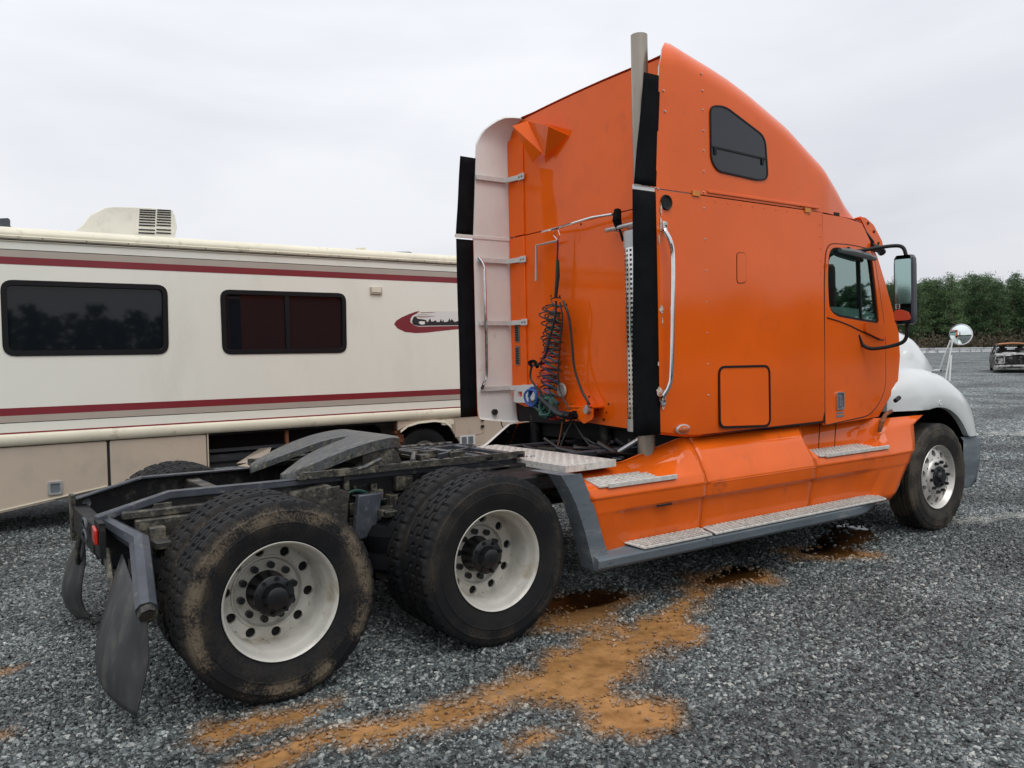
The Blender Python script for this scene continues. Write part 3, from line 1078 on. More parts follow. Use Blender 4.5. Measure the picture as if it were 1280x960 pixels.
# ================================================================== BARRIER
def barrier():
    e = empty('roadside_barrier', tuple(Vector((CAM.x, CAM.y, 0)) + fr_h*114 + rt_h*68))
    tag(e, 'long low pale barrier of panels between the gravel yard and the pine wood', 'barrier')
    D = 114
    def P(px, z, dd=0):
        lat = (px-640)/F_PX*D
        p = Vector((CAM.x, CAM.y, 0)) + fr_h*(D+dd) + rt_h*lat
        return Vector((p.x, p.y, z))
    def top(px): return interp(px, [(1000, 2.55), (1155, 2.42), (1280, 2.20), (1420, 2.0)])
    x0, x1 = 1010, 1400
    st = 13.6
    n = int((x1-x0)/st)
    inv = Vector(e.location)
    objs = []
    for i in range(n):
        a, c = x0+i*st, x0+(i+1)*st-0.6
        za, zc = top(a), top(c)
        for nm, z1, z2, mk, dd in (('upper_panel', 0.10, 0.42, 'barrier', 0), ('lower_panel', 0.46, 0.78, 'barrier', 0.0)):
            b = MB()
            q = [P(a, za-z2), P(c, zc-z2), P(c, zc-z2, .12), P(a, za-z2, .12), P(a, za-z1), P(c, zc-z1), P(c, zc-z1, .12), P(a, za-z1, .12)]
            b.hexa([v-inv for v in q])
            b.build(nm, M[mk], e, smooth=False)
        b = MB()
        b.beam(P(a-.3, za-1.6, -.06)-inv, P(a-.3, za-.05, -.06)-inv, .16, .10, upv=tuple(fr_h))
        b.build('post', M['barrier2'], e, smooth=False)
    b = MB()
    b.beam(P(x0, top(x0)-.04, -.03)-inv, P(x1, top(x1)-.04, -.03)-inv, .22, .09)
    b.build('top_rail', M['barrier'], e, smooth=False)
    b = MB()
    b.beam(P(x0, top(x0)-.86, .1)-inv, P(x1, top(x1)-.86, .1)-inv, .25, .14)
    b.build('base_rail', M['barrier2'], e, smooth=False)
barrier()

# ================================================================== TRUCK
truck = empty('semi_truck', (0, 0, 0))
tag(truck, 'orange sleeper-cab road tractor with white bonnet and bare rear axles parked on wet gravel', 'truck')
T = truck
W = 1.19
ZS = [(2.70, 3.975), (2.967, 4.0), (3.2, 3.945), (3.375, 3.905), (3.55, 3.86), (3.78, 3.785), (4.02, 3.69), (4.265, 3.592), (4.52, 3.462),
      (4.74, 3.355), (4.96, 3.222), (5.14, 3.085), (5.29, 2.955), (5.40, 2.885)]
ZB = 2.877
def roof_pt(X, j, nj, off=0.0):
    """half section of the fairing: j = 0 at the seam, nj-1 at the crown; returns (y, z)"""
    zs = interp(X, ZS)
    ww = interp(X, [(4.2, W), (4.7, 1.17), (5.1, 1.10), (5.4, 1.02)]) - off
    zs -= off
    r = 0.25
    top = max(zs-r, ZB+0.002)
    r2 = max(zs-top, 0.004)
    ns = 5
    if j < ns:
        t = j/(ns-1)
        return ww, ZB+(top-ZB)*t
    if j < ns+8:
        a = (j-ns+1)/8*PI/2
        return ww-r+r*math.cos(a), top+r2*math.sin(a)
    t = (j-ns-7)/(nj-ns-8)
    return (ww-r)*(1-t), top+r2+0.02*math.sin(t*PI/2)*min(1, r2/0.2)
NJ = 18
def xrear(j, nj):
    ns = 5
    if j < ns:
        return 2.70+0.055*j/(ns-1)
    if j < ns+8:
        k = (j-ns+1)/8
        return interp(k, [(0, 2.755), (0.35, 2.82), (0.73, 2.967), (1, 3.10)])
    return interp((j-ns-7)/(nj-ns-8), [(0, 3.10), (0.2, 3.112), (1, 3.114)])
def fairing(side):
    G = []
    n = 46
    for i in range(n+1):
        t = i/n
        row = []
        for j in range(NJ):
            xr = xrear(j, NJ)
            X = xr+(5.40-xr)*t
            y, z = roof_pt(X, j, NJ)
            row.append((X, y*side, z))
        G.append(row)
    return G
b = MB()
b.grid(fairing(-1)).grid(fairing(1))
b.build('roof_fairing', M['orange'], T)
for s in (-1, 1):
    b = MB()
    G = []
    for i in range(9):
        row = []
        for j in range(13):
            xr = xrear(j, NJ)+0.002
            X = xr+(3.16-xr)*i/8
            y, z = roof_pt(X, j, NJ, 0.014)
            row.append((X, y*s, z))
        G.append(row)
    b.grid(G)
    # folded rear edge
    b.grid([[ (xrear(j, NJ), roof_pt(xrear(j, NJ), j, NJ)[0]*s, roof_pt(xrear(j, NJ), j, NJ)[1]) for j in range(13)],
            [ (xrear(j, NJ)+.002, roof_pt(xrear(j, NJ)+.002, j, NJ, 0.014)[0]*s, roof_pt(xrear(j, NJ)+.002, j, NJ, 0.014)[1]) for j in range(13)]])
    b.build('fairing_lining', M['lining'], T)

# lower sleeper sides
ZLOW = [(2.70, 1.172), (3.05, 1.122), (4.62, 1.135)]
def side_profile(X, off=0.0):
    z0 = interp(X, ZLOW)
    return [(-1.135+off, z0+0.002), (-1.172+off, z0+0.02), (-1.188+off, z0+0.10), (-1.193+off, 1.6), (-1.194+off, 2.1), (-1.192+off, 2.6), (-1.19+off, 2.869)]
for s in (-1, 1):
    b = MB()
    b.grid([[(X, y*(-s), z) for y, z in side_profile(X)] for X in np.linspace(2.70, 4.60, 20)])
    b.grid([[(2.70, y*(-s), z) for y, z in side_profile(2.7)], [(2.70, (y+.016)*(-s), z) for y, z in side_profile(2.7)]])
    b.grid([[(4.60, y*(-s), z) for y, z in side_profile(4.6)], [(4.60, (y+.016)*(-s), z) for y, z in side_profile(4.6)]])
    sp_ = b.build('sleeper_side', M['orange'], T)
    b = MB()
    b.grid([[(X, (y+.016)*(-s), z) for y, z in side_profile(X)] for X in np.linspace(2.70, 3.14, 5)])
    b.build('extender_lining', M['lining'], T)
    if s == -1:
        side_r = sp_
# dark core behind the panel seams
b = MB()
b.box((3.15, -1.165, 1.135), (4.66, 1.165, 2.872))
b.box((3.15, -1.15, 2.874), (4.9, 1.15, 2.90))
b.build('inner_shell', M['gap'], T, smooth=False)

# rear wall: upper and lower sheet
arc = [roof_pt(3.12, j, NJ, 0.016) for j in range(4, NJ)]
outl = [(-1.172, 2.884)] + [(-y, z) for y, z in arc] + [(y, z) for y, z in arc[::-1][1:]] + [(1.172, 2.884)]
b = MB()
b.plate(outl, lambda u, v, d: (3.118+d, u, v), 0.02)
b.build('rear_wall_upper', M['orange_old'], T)
b = MB()
b.plate(rounded([(-1.172, 1.20), (-1.172, 2.874), (1.172, 2.874), (1.172, 1.32), (0.98, 1.275), (0.80, 1.30), (0.60, 1.285), (0.50, 1.19), (-.45, 1.145), (-1.0, 1.135)], 0.03, 2),
        lambda u, v, d: (3.114+d, u, v), 0.02)
rw = b.build('rear_wall_lower', M['orange_old'], T)
# vertical seam strip and overlap at the far edge
b = MB()
b.box((3.098, 0.93, 1.36), (3.112, 1.17, 2.873)).box((3.102, 0.93, 2.886), (3.116, 1.17, 3.80))
b.build('rear_corner_strip', M['orange_old'], T, bevel=.004)
b = MB()
for y0, y1, z0, z1 in [(-.95, .92, 1.36, 1.352), ]:
    pass
rvt = random.Random(12)
for i in range(26):
    y, z = rvt.uniform(-.9, 1.1), rvt.choice([rvt.uniform(1.2, 1.4), rvt.uniform(1.4, 3.8)])
    b.cyl((3.108, y, z), (3.116, y, z), rvt.uniform(.006, .011), 8)
tag(b.build('rivet_holes', M['gap'], T, smooth=False), kind='stuff')

# scoop on the far upper corner of the rear wall
p = [at(641, 157, 'x', 2.86), at(660, 152, 'x', 3.0), at(688, 158, 'x', 3.05), at(711, 169, 'x', 3.112), at(665, 204, 'x', 3.0), at(683, 197, 'x', 3.04)]
b = MB()
q = [Vector((2.90, 1.00, 3.86)), Vector((3.10, .99, 3.90)), Vector((3.11, .13, 3.61)), Vector((2.98, .62, 3.47)), Vector((2.88, .62, 3.80)), Vector((3.11, .60, 3.50)), Vector((2.92, .36, 3.73))]
b.add([at(641, 157.5, 'x', 2.93), at(660, 151.5, 'x', 3.02), at(677.5, 191, 'x', 3.05), at(666, 202.5, 'x', 3.05)], [(0, 1, 2, 3)])
b.add([at(660, 151, 'x', 3.02), at(686, 157.5, 'x', 2.99), at(681, 196, 'x', 3.06), at(677.5, 191, 'x', 3.05)], [(0, 1, 2, 3)])
b.add([at(686, 157.5, 'x', 2.99), at(711, 169, 'x', 3.112), at(681, 196, 'x', 3.06)], [(0, 1, 2)])
so_ = b.build('air_deflector', M['orange_old'], T, smooth=False, weld=False)
md_ = so_.modifiers.new('thick', 'SOLIDIFY'); md_.thickness = 0.008

# rubber flaps on the extenders
def flap(name, xs_top, xs_bot, z0, z1, y, amp, parent=T):
    G = []
    n = 14
    for i in range(n+1):
        t = i/n
        z = z0+(z1-z0)*t
        a = xs_bot[0]+(xs_top[0]-xs_bot[0])*t
        c = xs_bot[1]+(xs_top[1]-xs_bot[1])*t
        wv = amp*math.sin(t*9+y)
        G.append([(a+wv*.4, y+wv, z), (a*.5+c*.5, y+wv*.5, z), (c, y, z)])
    b = MB()
    b.grid(G)
    o = b.build(name, M['rubber'], parent)
    m_ = o.modifiers.new('thick', 'SOLIDIFY'); m_.thickness = 0.008; m_.offset = 0
    return o
flap('extender_flap', (2.615, 2.765), (2.50, 2.705), 2.887, 3.655, -1.186, .004)
flap('extender_flap', (2.49, 2.705), (2.45, 2.705), 1.175, 2.848, -1.186, .004)
flap('extender_flap', (2.585, 2.765), (2.52, 2.705), 2.887, 3.60, 1.186, .008)
flap('extender_flap', (2.52, 2.705), (2.525, 2.705), 1.20, 2.84, 1.186, .008)
# pale strip between the flap pieces
for s in (-1, 1):
    b = MB()
    b.box((2.50, 1.18*s, 2.852), (3.11, 1.168*s, 2.883))
    b.build('joint_strip', M['lining'], T, bevel=.002)

# struts between extender and rear wall on the far side
for z, dz in ((3.42, .0), (2.655, .0), (2.07, 0), (1.455, 0)):
    b = MB()
    b.beam((2.73, 1.155, z), (3.07, 1.155, z-.0), .018, .045)
    b.beam((3.06, 1.155, z), (3.095, .98, z), .018, .045)
    b.box((3.085, .90, z-.03), (3.10, .985, z+.03))
    st_ = b.build('extender_strut', M['strut'], T, bevel=.003)
    b = MB()
    for yy in (.925, .965):
        b.cyl((3.08, yy, z), (3.086, yy, z), .007, 8)
    b.build('bolt', M['dark'], st_)
b = MB()
b.tube(curve_pts([(2.73, 1.14, 2.68), (2.76, 1.105, 2.60), (2.765, 1.10, 2.45), (2.765, 1.10, 1.66), (2.74, 1.11, 1.52), (2.73, 1.14, 1.46)], 5), .014, 8)
b.build('grab_handle', M['chrome'], T)

# near side details -------------------------------------------------
YS = -1.192
def side_plate(name, px, r, th, m, parent, y=YS, holes=None, n=5, bevel=0):
    pts = rounded([(q.x, q.z) for q in (at(x, yy, 'y', y) for x, yy in px)], r, n)
    b = MB()
    b.plate(pts, lambda u, v, d: (u, y-d, v), th, holes or ())
    return b.build(name, m, parent, bevel=bevel), pts
def ring(name, pts, wd, y, th, m, parent, out=True):
    outer = shrink(pts, -wd) if out else pts
    inner = pts if out else shrink(pts, wd)
    b = MB()
    b.plate(outer, lambda u, v, d: (u, y-d, v), th, [inner])
    return b.build(name, m, parent)
ld, pts = side_plate('luggage_door', [(899, 460), (960, 458.5), (961, 531), (900, 533)], .055, .005, M['orange'], T, bevel=.002)
ring('door_seal', pts, .016, YS-.001, .009, M['seal'], ld)
ov, pts = side_plate('recessed_vent_cover', [(921, 316), (932, 317), (932, 353), (921, 354)], .03, .006, M['orange'], T, bevel=.003)
ring('vent_seal', pts, .005, YS-.0005, .002, M['seal'], ov)
sw, pts = side_plate('sleeper_window', [(888, 134), (905, 134), (955, 172), (958.5, 223), (946, 224), (897, 213), (889, 200)], [.05, .07, .07, .05, .03, .07, .05], .005, M['sleeperglass'], T, y=-1.191)
ring('window_seal', pts, .012, -1.191, .009, M['seal'], sw)
b = MB()
a, c = at(889, 183, 'y', -1.199), at(958, 199, 'y', -1.199)
b.beam(a, c, .006, .014)
b.build('split_bar', M['seal'], sw)
for px, py in ((894, 188), (953, 201)):
    b = MB()
    a = at(px, py, 'y', -1.2)
    b.box((a.x-.012, -1.205, a.z-.03), (a.x+.012, -1.197, a.z+.02))
    b.build('latch', M['seal'], sw)
# screw line joining the extender
b = MB()
sc_px = [(877.5, 92), (878.7, 113), (879, 137), (879.7, 163), (880, 188), (880, 214), (880, 240), (880.6, 260), (881.5, 299), (882.6, 338), (883.3, 377), (884, 416), (885, 455), (886, 494)]
for x, y in sc_px:
    a = at(x, y, 'y', -1.195)
    b.cyl((a.x, -1.189, a.z), (a.x, -1.198, a.z), .008, 8, r2=.004)
for x, y in ((829.5, 113), (831.5, 139), (823, 236)):
    a = at(x, y, 'y', -1.195)
    b.cyl((a.x, -1.189, a.z), (a.x, -1.199, a.z), .009, 10, r2=.006)
tag(b.build('screw_line', M['alu'], T), kind='stuff')
# seam moulding under the fairing
b = MB()
b.beam((3.22, -1.193, 2.905), (4.55, -1.193, 2.905), .012, .022)
b.build('seam_moulding', M['orange'], T, bevel=.004)
b = MB()
for x, y in ((870.5, 241), (1010, 262)):
    a = at(x, y, 'y', -1.2)
    b.box((a.x-.035, -1.2005, a.z-.022), (a.x+.04, -1.191, a.z+.014))
b.build('filler_patch', mat('yellowed_filler', (0.62, 0.22, 0.03), .5, var=.2, vscale=30), T)
b = MB()
r_ = random.Random(51)
for k in range(16):
    z = 1.30+.098*k
    b.cyl((4.565, -1.19, z), (4.565, -1.1965, z), .005, 6)
for k in range(9):
    x = 3.30+.14*k
    b.cyl((x, -1.19, 2.84), (x, -1.1955, 2.84), .004, 6)
tag(b.build('small_rivets', M['orange_light'], T), kind='stuff')
# round dark opening and its damaged edge
a = at(833, 253, 'y', -1.196)
b = MB(); b.lathe([(0, 0.0001), (0, .036), (-.012, .05), (0, .055)], (a.x, -1.194, a.z), 24)
b.build('lamp_socket', M['gap'], T)
def chips(name, seeds, m, parent=T, y=-1.1955):
    r_ = random.Random(len(seeds))
    b = MB()
    for px, py, rx, rz in seeds:
        a = at(px, py, 'y', y)
        n = 11
        pts = []
        for k in range(n):
            an = 2*PI*k/n
            q = r_.uniform(.55, 1.1)
            pts.append((a.x+rx*q*math.cos(an), a.z+rz*q*math.sin(an)))
        b.plate(pts, lambda u, v, d: (u, y-d, v), .0015)
    tag(b.build(name, m, parent, smooth=False), kind='stuff')
chips('paint_chips', [(826.5, 262, .012, .05), (826, 281, .014, .06), (824, 300, .008, .05), (826.5, 387, .028, .028), (828, 401, .008, .03), (824, 489, .035, .035), (828, 499, .03, .03), (829, 508, .015, .03), (823, 455, .008, .02)], M['grime'])
b = MB()
b.tube(curve_pts([at(831, 284, 'y', -1.20), at(831, 288, 'y', -1.235), at(838, 302, 'y', -1.26), at(841, 325, 'y', -1.265), at(840.5, 400, 'y', -1.265), at(839, 466, 'y', -1.265), at(836, 483, 'y', -1.255), at(829, 496, 'y', -1.225), at(829, 500, 'y', -1.20)], 6), .0165, 10)
gh = b.build('grab_handle', M['chrome'], T)
for px, py in ((831, 283), (829, 501)):
    a = at(px, py, 'y', -1.205)
    b = MB(); b.box((a.x-.022, -1.215, a.z-.035), (a.x+.022, -1.194, a.z+.035))
    fo = b.build('handle_foot', M['alu'], gh, bevel=.008)
    b = MB(); b.cyl((a.x, -1.213, a.z), (a.x, -1.221, a.z), .009, 6)
    b.build('bolt', M['dark'], gh)
a = at(854.5, 536.5, 'y', -1.2)
b = MB(); b.lathe([(0.004, 0.058), (-.008, .056), (-.012, .046)], (0, 0, 0), 28)
b.v = [(a.x+x*1.22, -1.192+y, a.z+z*.62) for x, y, z in b.v]
ml = b.build('marker_lamp', M['alu'], T)
b = MB(); b.lathe([(-.008, .046), (-.028, .038), (-.038, .02), (-.040, 0.0001)], (0, 0, 0), 28)
b.v = [(a.x+x*1.22, -1.192+y, a.z+z*.62) for x, y, z in b.v]
b.build('lens', M['amber'], ml)

# ---------------------------------------------------------------- cab
def ycab(X): return -1.178 + 0.075*max(0.0, X-4.62)
def atc(x, y, off=0.0):
    d = fw + rt*((x-640)/F_PX) - up*((y-480)/F_PX)
    # plane  Y = -1.178 + .075 (X-4.62) - off
    n = Vector((-0.075, 1, 0))
    c0 = -1.178-0.075*4.62-off
    t = (c0 - n.dot(CAM))/n.dot(d)
    return CAM + d*t
def cab_uv(px): return [(q.x, q.z) for q in (atc(x, y) for x, y in px)]
def cplate(name, uv, th, m, parent, out=0.0, holes=(), side=-1, bevel=0):
    b = MB()
    b.plate(uv, lambda u, v, d: (u, (-ycab(u)+out+d)*side, v), th, holes)
    return b.build(name, m, parent, bevel=bevel)
pillar = cab_uv([(1077, 279), (1087, 300), (1097, 322), (1107, 355), (1116, 388), (1123.5, 417), (1125, 445), (1122, 482)])
cab_out = [(4.612, 1.135), (4.612, 2.866), (5.0, 2.866)] + pillar + cab_uv([(1112, 497), (1101, 516)]) + [(5.52, 1.135)]
door_px = [(1031.5, 531), (1031, 500), (1030.5, 345), (1033, 305), (1060, 306), (1087, 312), (1092, 322), (1097, 352), (1104, 398), (1106.5, 425), (1106.5, 484), (1099, 503), (1086, 519)]
door_uv = rounded(cab_uv(door_px), [.02, .3, .3, .11, .2, .05, .05, .3, .1, .1, .12, .08, .1], 5)
win_px = [(1037, 386), (1035, 345), (1037, 311), (1062, 312), (1086, 317.5), (1089, 324), (1093.5, 360), (1098, 403.5), (1046, 394)]
win_uv = rounded(cab_uv(win_px), [.08, .2, .09, .2, .04, .05, .2, .03, .14], 5)
for s in (-1, 1):
    cplate('cab_side', cab_out, -.03, M['orange'], T, holes=[shrink(door_uv, -.007)], side=s)
    dr = cplate('door', door_uv, -.035, M['orange'], T, out=.004, holes=[shrink(win_uv, -.012)], side=s, bevel=.004)
    cplate('door_gap', shrink(door_uv, -.0085), .003, M['gap'], dr, out=.0008, holes=[shrink(door_uv, .0005)], side=s)
    cplate('window_seal', shrink(win_uv, -.0125), .008, M['seal'], dr, out=-.016, holes=[shrink(win_uv, .012)], side=s)
    cplate('window_glass', win_uv, 0, M['glass'], dr, out=-.02, side=s)
    def db(a, o): return ((a.x), (-ycab(a.x)+o)*s, a.z)
    b = MB(); b.beam(db(atc(1075, 325), -.012), db(atc(1077.5, 400), -.012), .02, .014)
    b.build('window_divider', M['seal'], dr)
    # door inner lip line and styling crease
    if s == -1:
        b = MB()
        b.tube([db(atc(x, y), .006) for x, y in ((1033, 397), (1048, 401.5), (1062, 407), (1078, 415), (1098, 424.5), (1104, 425))], .0055, 6)
        b.build('crease', M['seal'], dr)
    b = MB()
    a = [atc(x, y) for x, y in ((1079, 402.5), (1103, 405.5), (1104.5, 420), (1099, 424.5), (1079, 415))]
    b.plate(rounded([(q.x, q.z) for q in a], .015, 3), lambda u, v, d: (u, (-ycab(u)+.004+d)*s, v), .022)
    b.build('mirror_mount', M['orange'], dr, bevel=.006)  # raised panel below the window that carries the mirror bracket
    b = MB(); b.box((4.79, -s*ycab(4.8)*-1*1, 1.325), (4.80, -s*ycab(4.8)*-1, 1.32))
    # rain deflector above the window
    b = MB()
    b.tube([db(atc(x, y), o) for x, y, o in ((1047, 313, .02), (1060, 316, .045), (1078, 321, .05), (1088, 324, .04))], [.02, .028, .03, .022], 10)
    b.build('rain_deflector', mat('smoked_plastic', (.11, .12, .12), .3), dr)
b = MB()
b.beam((4.606, -1.1815, 1.14), (4.606, -1.1815, 2.86), .006, .010, upv=(0, 1, 0))
b.build('panel_seam', M['gap'], T, smooth=False)
# badge and small plate on the near door
bd = MB(); a = atc(1049, 501)
bd.plate(rounded([(a.x-.062, a.z-.075), (a.x+.062, a.z-.075), (a.x+.062, a.z+.075), (a.x-.062, a.z+.075)], .012, 3), lambda u, v, d: (u, ycab(u)-.004-d, v), .012,
         [rounded([(a.x-.048, a.z-.062), (a.x+.048, a.z-.062), (a.x+.048, a.z+.062), (a.x-.048, a.z+.062)], .01, 3)])
bo = bd.build('badge', M['chrome'], T)
bd = MB()
bd.plate([(a.x-.048, a.z-.062), (a.x+.048, a.z-.062), (a.x+.048, a.z+.062), (a.x-.048, a.z+.062)], lambda u, v, d: (u, ycab(u)-.004-d, v), .005)
bd.build('badge_ground', mat('badge_slate', (.07, .09, .12), .3), bo)
bd = MB()
for (u0, u1, v0, v1) in [(-.036, -.022, -.052, .052), (-.022, -.008, .034, .05), (-.010, .004, -.05, .05), (.004, .012, -.05, -.01), (.018, .030, -.05, .05), (.006, .03, .03, .05), (.030, .040, -.03, .0)]:
    bd.plate([(a.x+u0, a.z+v0), (a.x+u1, a.z+v0), (a.x+u1, a.z+v1), (a.x+u0, a.z+v1)], lambda u, v, d: (u, ycab(u)-.009-d, v), .004)
tag(bd.build('badge_letters', M['chrome'], bo), kind='stuff')
a = atc(1049, 518)
bd = MB(); bd.plate([(a.x-.062, a.z-.022), (a.x+.062, a.z-.022), (a.x+.062, a.z-.003), (a.x-.062, a.z-.003)], lambda u, v, d: (u, ycab(u)-.004-d, v), .004)
bd.plate([(a.x-.062, a.z+.006), (a.x+.062, a.z+.006), (a.x+.062, a.z+.022), (a.x-.062, a.z+.022)], lambda u, v, d: (u, ycab(u)-.004-d, v), .004)
bd.build('name_strip', M['chrome'], T)
# cab roof, floor, windscreen, seats
pl = [(q[0], q[1]) for q in pillar]
b = MB()
b.grid([[(4.61, y, 2.868) for y in np.linspace(-1.17, 1.17, 9)], [(5.0, y*.985, 2.868) for y in np.linspace(-1.17, 1.17, 9)], [(pl[0][0]+.0+.12*math.cos(y), y*.95, 2.87) for y in np.linspace(-1.17, 1.17, 9)]])
b.build('cab_roof', M['orange'], T)
b = MB()
G = []
for (x, z) in pl[:6]:
    G.append([(x+.22*(1-(t/1.0)**2)*(.6 if z > 2.7 else 1.0), -ycab(x)*t, z) for t in np.linspace(-1, 1, 13)])
wsg = [r__[1:-1] for r__ in G]
b.grid(wsg)
b.build('windscreen', M['glass'], T)
for s in (0, 1):
    b = MB()
    b.grid([[r__[0 if s == 0 else -1], r__[1 if s == 0 else -2]] for r__ in G])
    o = b.build('windscreen_pillar', M['orange'], T)
    m_ = o.modifiers.new('thick', 'SOLIDIFY'); m_.thickness = 0.05
b = MB()
b.box((4.64, -1.05, 1.15), (5.55, 1.05, 1.20)).box((5.55, -1.05, 1.2), (5.72, 1.05, 1.93)).box((4.64, -1.14, 1.2), (4.70, -.5, 2.86)).box((4.64, .5, 1.2), (4.70, 1.14, 2.86)).box((4.64, -.5, 2.3), (4.7, .5, 2.86))
b.build('cab_interior', M['dark'], T, smooth=False)
for y in (-.6, .6):
    b = MB()
    b.box((4.78, y-.25, 1.2), (5.25, y+.25, 1.66)).box((4.74, y-.25, 1.62), (4.88, y+.25, 2.2)).box((4.76, y-.13, 2.22), (4.85, y+.13, 2.40))
    b.build('seat', M['seat'], T, bevel=.04)
b = MB()
b.lathe([(-.015, .22), (0, .235), (.015, .22), (0, .205)], (0, 0, 0), 28, closed=True)
ca, sa = math.cos(R(62)), math.sin(R(62))
b.v = [(5.38+y*sa - z*ca*.0+ z*.45, .6+x, 1.88+z*.89+y*.4) for x, y, z in b.v]
b.build('steering_wheel', M['dark'], T)

# lower cowl between cab and bonnet
b = MB()
b.box((5.56, -.9, 1.15), (5.86, .9, 1.88))
b.build('bulkhead', M['gap'], T, smooth=False)
# sun visor
def visor():
    b = MB()
    a = [at(x, y, 'y', -1.02) for x, y in ((1075, 271), (1082, 272), (1092, 281), (1103, 302), (1104, 309), (1096, 307), (1086, 294))]
    uv = rounded([(q.x, q.z) for q in a], .02, 3)
    b.plate(uv, lambda u, v, d: (u, -1.02+d, v), .012)
    vi = b.build('sun_visor', M['orange'], T)
    b = MB()
    top, bot = at(1077, 272, 'y', -1.02), at(1103, 306, 'y', -1.02)
    G = []
    for t in np.linspace(0, 1, 5):
        p_ = top.lerp(bot, t)
        G.append([(p_.x+.24*(1-(q/1.02)**2)+.03*math.sin(t*PI), q, p_.z+.015) for q in np.linspace(-1.01, 1.01, 15)])
    b.grid(G)
    o = b.build('visor_blade', M['orange'], vi)
    m_ = o.modifiers.new('thick', 'SOLIDIFY'); m_.thickness = 0.012
    for x, y in ((1085, 279), (1092.5, 289.5), (1098, 304)):
        a = at(x, y, 'y', -1.022)
        b = MB(); b.cyl((a.x, -1.021, a.z), (a.x, -1.027, a.z), .013, 10)
        b.build('screw', M['dark'], vi)
    b = MB()
    b.tube([at(1066, 277, 'y', -1.10), at(1080, 290, 'y', -1.05), at(1090, 303, 'y', -1.04)], .022, 8)
    b.tube([at(1088, 308, 'y', -1.12), at(1100, 312, 'y', -1.12), at(1103, 316, 'y', -1.12)], .035, 8)
    b.build('visor_bracket', M['black'], vi)
visor()

# ---------------------------------------------------------------- mirrors
def side_mirror(s):
    Y = 1.47*s
    b = MB()
    z0, z1 = 1.945, 2.525
    prof = rounded([(5.27, -.125), (5.40, -.125), (5.43, -.05), (5.43, .08), (5.38, .125), (5.27, .125)], .03, 3)
    b.v = []
    G = []
    for z, k in ((z0, .82), (z0+.03, .97), (z0+.10, 1), (z1-.08, 1), (z1-.025, .96), (z1, .8)):
        G.append([(5.35+(x-5.35)*k, Y+y*k*-s*-1, z) for x, y in prof] + [(5.35+(prof[0][0]-5.35)*k, Y+prof[0][1]*k, z)])
    b.grid(G)
    n = len(prof)
    b.add([G[0][i] for i in range(n)], [tuple(range(n))]).add([G[-1][i] for i in range(n)], [tuple(range(n))])
    mo = b.build('side_mirror', mat('mirror_housing', (.035, .038, .05), .45, var=.1) if s < 0 else M['black'], T)
    b = MB()
    b.plate(rounded([(Y-.10, 2.115), (Y+.10, 2.115), (Y+.10, 2.49), (Y-.10, 2.49)], .02, 3), lambda u, v, d: (5.268-d, u, v), .004)
    b.build('mirror_glass', M['mirror_dim'], mo)
    b = MB()
    b.plate(rounded([(Y-.10, 1.975), (Y+.10, 1.975), (Y+.11, 2.06), (Y+.03, 2.07), (Y-.08, 2.04)], .03, 3), lambda u, v, d: (5.268-d, u, v), .03)
    b.build('turn_lamp', M['turn'], mo, bevel=.01)
    b = MB()
    for k, (y0, segs) in enumerate([(-.035, [(0, 0, .004, .04), (.016, 0, .02, .04), (0, 0, .02, .004), (0, .036, .02, .04)]), (.0, [(0, 0, .02, .004), (0, .018, .02, .022), (0, .036, .02, .04), (.016, 0, .02, .04)])]):
        for (a0, c0, a1, c1) in segs:
            b.box((5.262, Y+.06-(y0+a0), 2.075+c0), (5.267, Y+.06-(y0+a1), 2.075+c1))
    b.build('decal_digits', M['white'], mo)
    b = MB()
    b.tube(curve_pts([(5.12, 1.10*s, 2.58), (5.20, 1.20*s, 2.60), (5.33, 1.36*s, 2.62), (5.36, 1.44*s, 2.60), (5.365, 1.47*s, 2.52)], 5), .016, 8)
    b.tube(curve_pts([(5.22, 1.13*s, 1.79), (5.25, 1.22*s, 1.745), (5.33, 1.40*s, 1.775), (5.365, 1.46*s, 1.83), (5.365, 1.47*s, 1.95)], 5), .016, 8)
    b.tube([(5.0, 1.16*s, 2.60), (5.12, 1.13*s, 2.575)], .02, 8)
    b.tube([(5.18, 1.13*s, 1.87), (5.22, 1.14*s, 1.79)], .016, 8)
    b.build('mirror_arm', M['black'], mo)
def mirror_twist():
    for o in [x for x in truck.children if x.name.startswith('side_mirror')]:
        s_ = -1 if o.data.vertices[0].co.y < 0 else 1
        c0 = Vector((5.365, 1.47*s_, 0))
        for q in [o]+[c for c in o.children if not c.name.startswith('mirror_arm')]:
            Rm = Matrix.Rotation(R(-13)*s_, 3, 'Z')
            for v in q.data.vertices:
                p_ = v.co-c0
                p_.y *= .64
                v.co = c0+Rm@p_
side_mirror(-1)
side_mirror(1)
mirror_twist()

# ---------------------------------------------------------------- bonnet, wings, bumper
HOOD = [(5.84, 1.95, 0.86), (6.3, 1.95, 0.82), (6.7, 1.935, 0.76), (6.95, 1.90, 0.70), (7.12, 1.84, 0.66), (7.28, 1.75, .63), (7.40, 1.66, .61), (7.47, 1.56, .60), (7.50, 1.40, .59), (7.50, 0.85, .58)]
b = MB()
G = []
for X, z, hw in HOOD:
    row = []
    for t in np.linspace(-1, 1, 25):
        a = abs(t)
        # rounded shoulders then side falling outward to the wing
        if a < .62:
            y = hw*a/.62*.72
            zz = z+.05*(1-(a/.62)**2)*(1 if z > 1.5 else 0)
        else:
            k = (a-.62)/.38
            ang = k*PI/2
            y = hw*(.72+.28*math.sin(ang))+.10*k
            zz = z-(0.50 if z > 1.5 else .0)*(1-math.cos(ang))*min(1, (z-.95)/.6)
        row.append((X, y*(1 if t > 0 else -1), zz))
    G.append(row)
b.grid(G)
hood = b.build('bonnet', M['white'], T, angle=60)
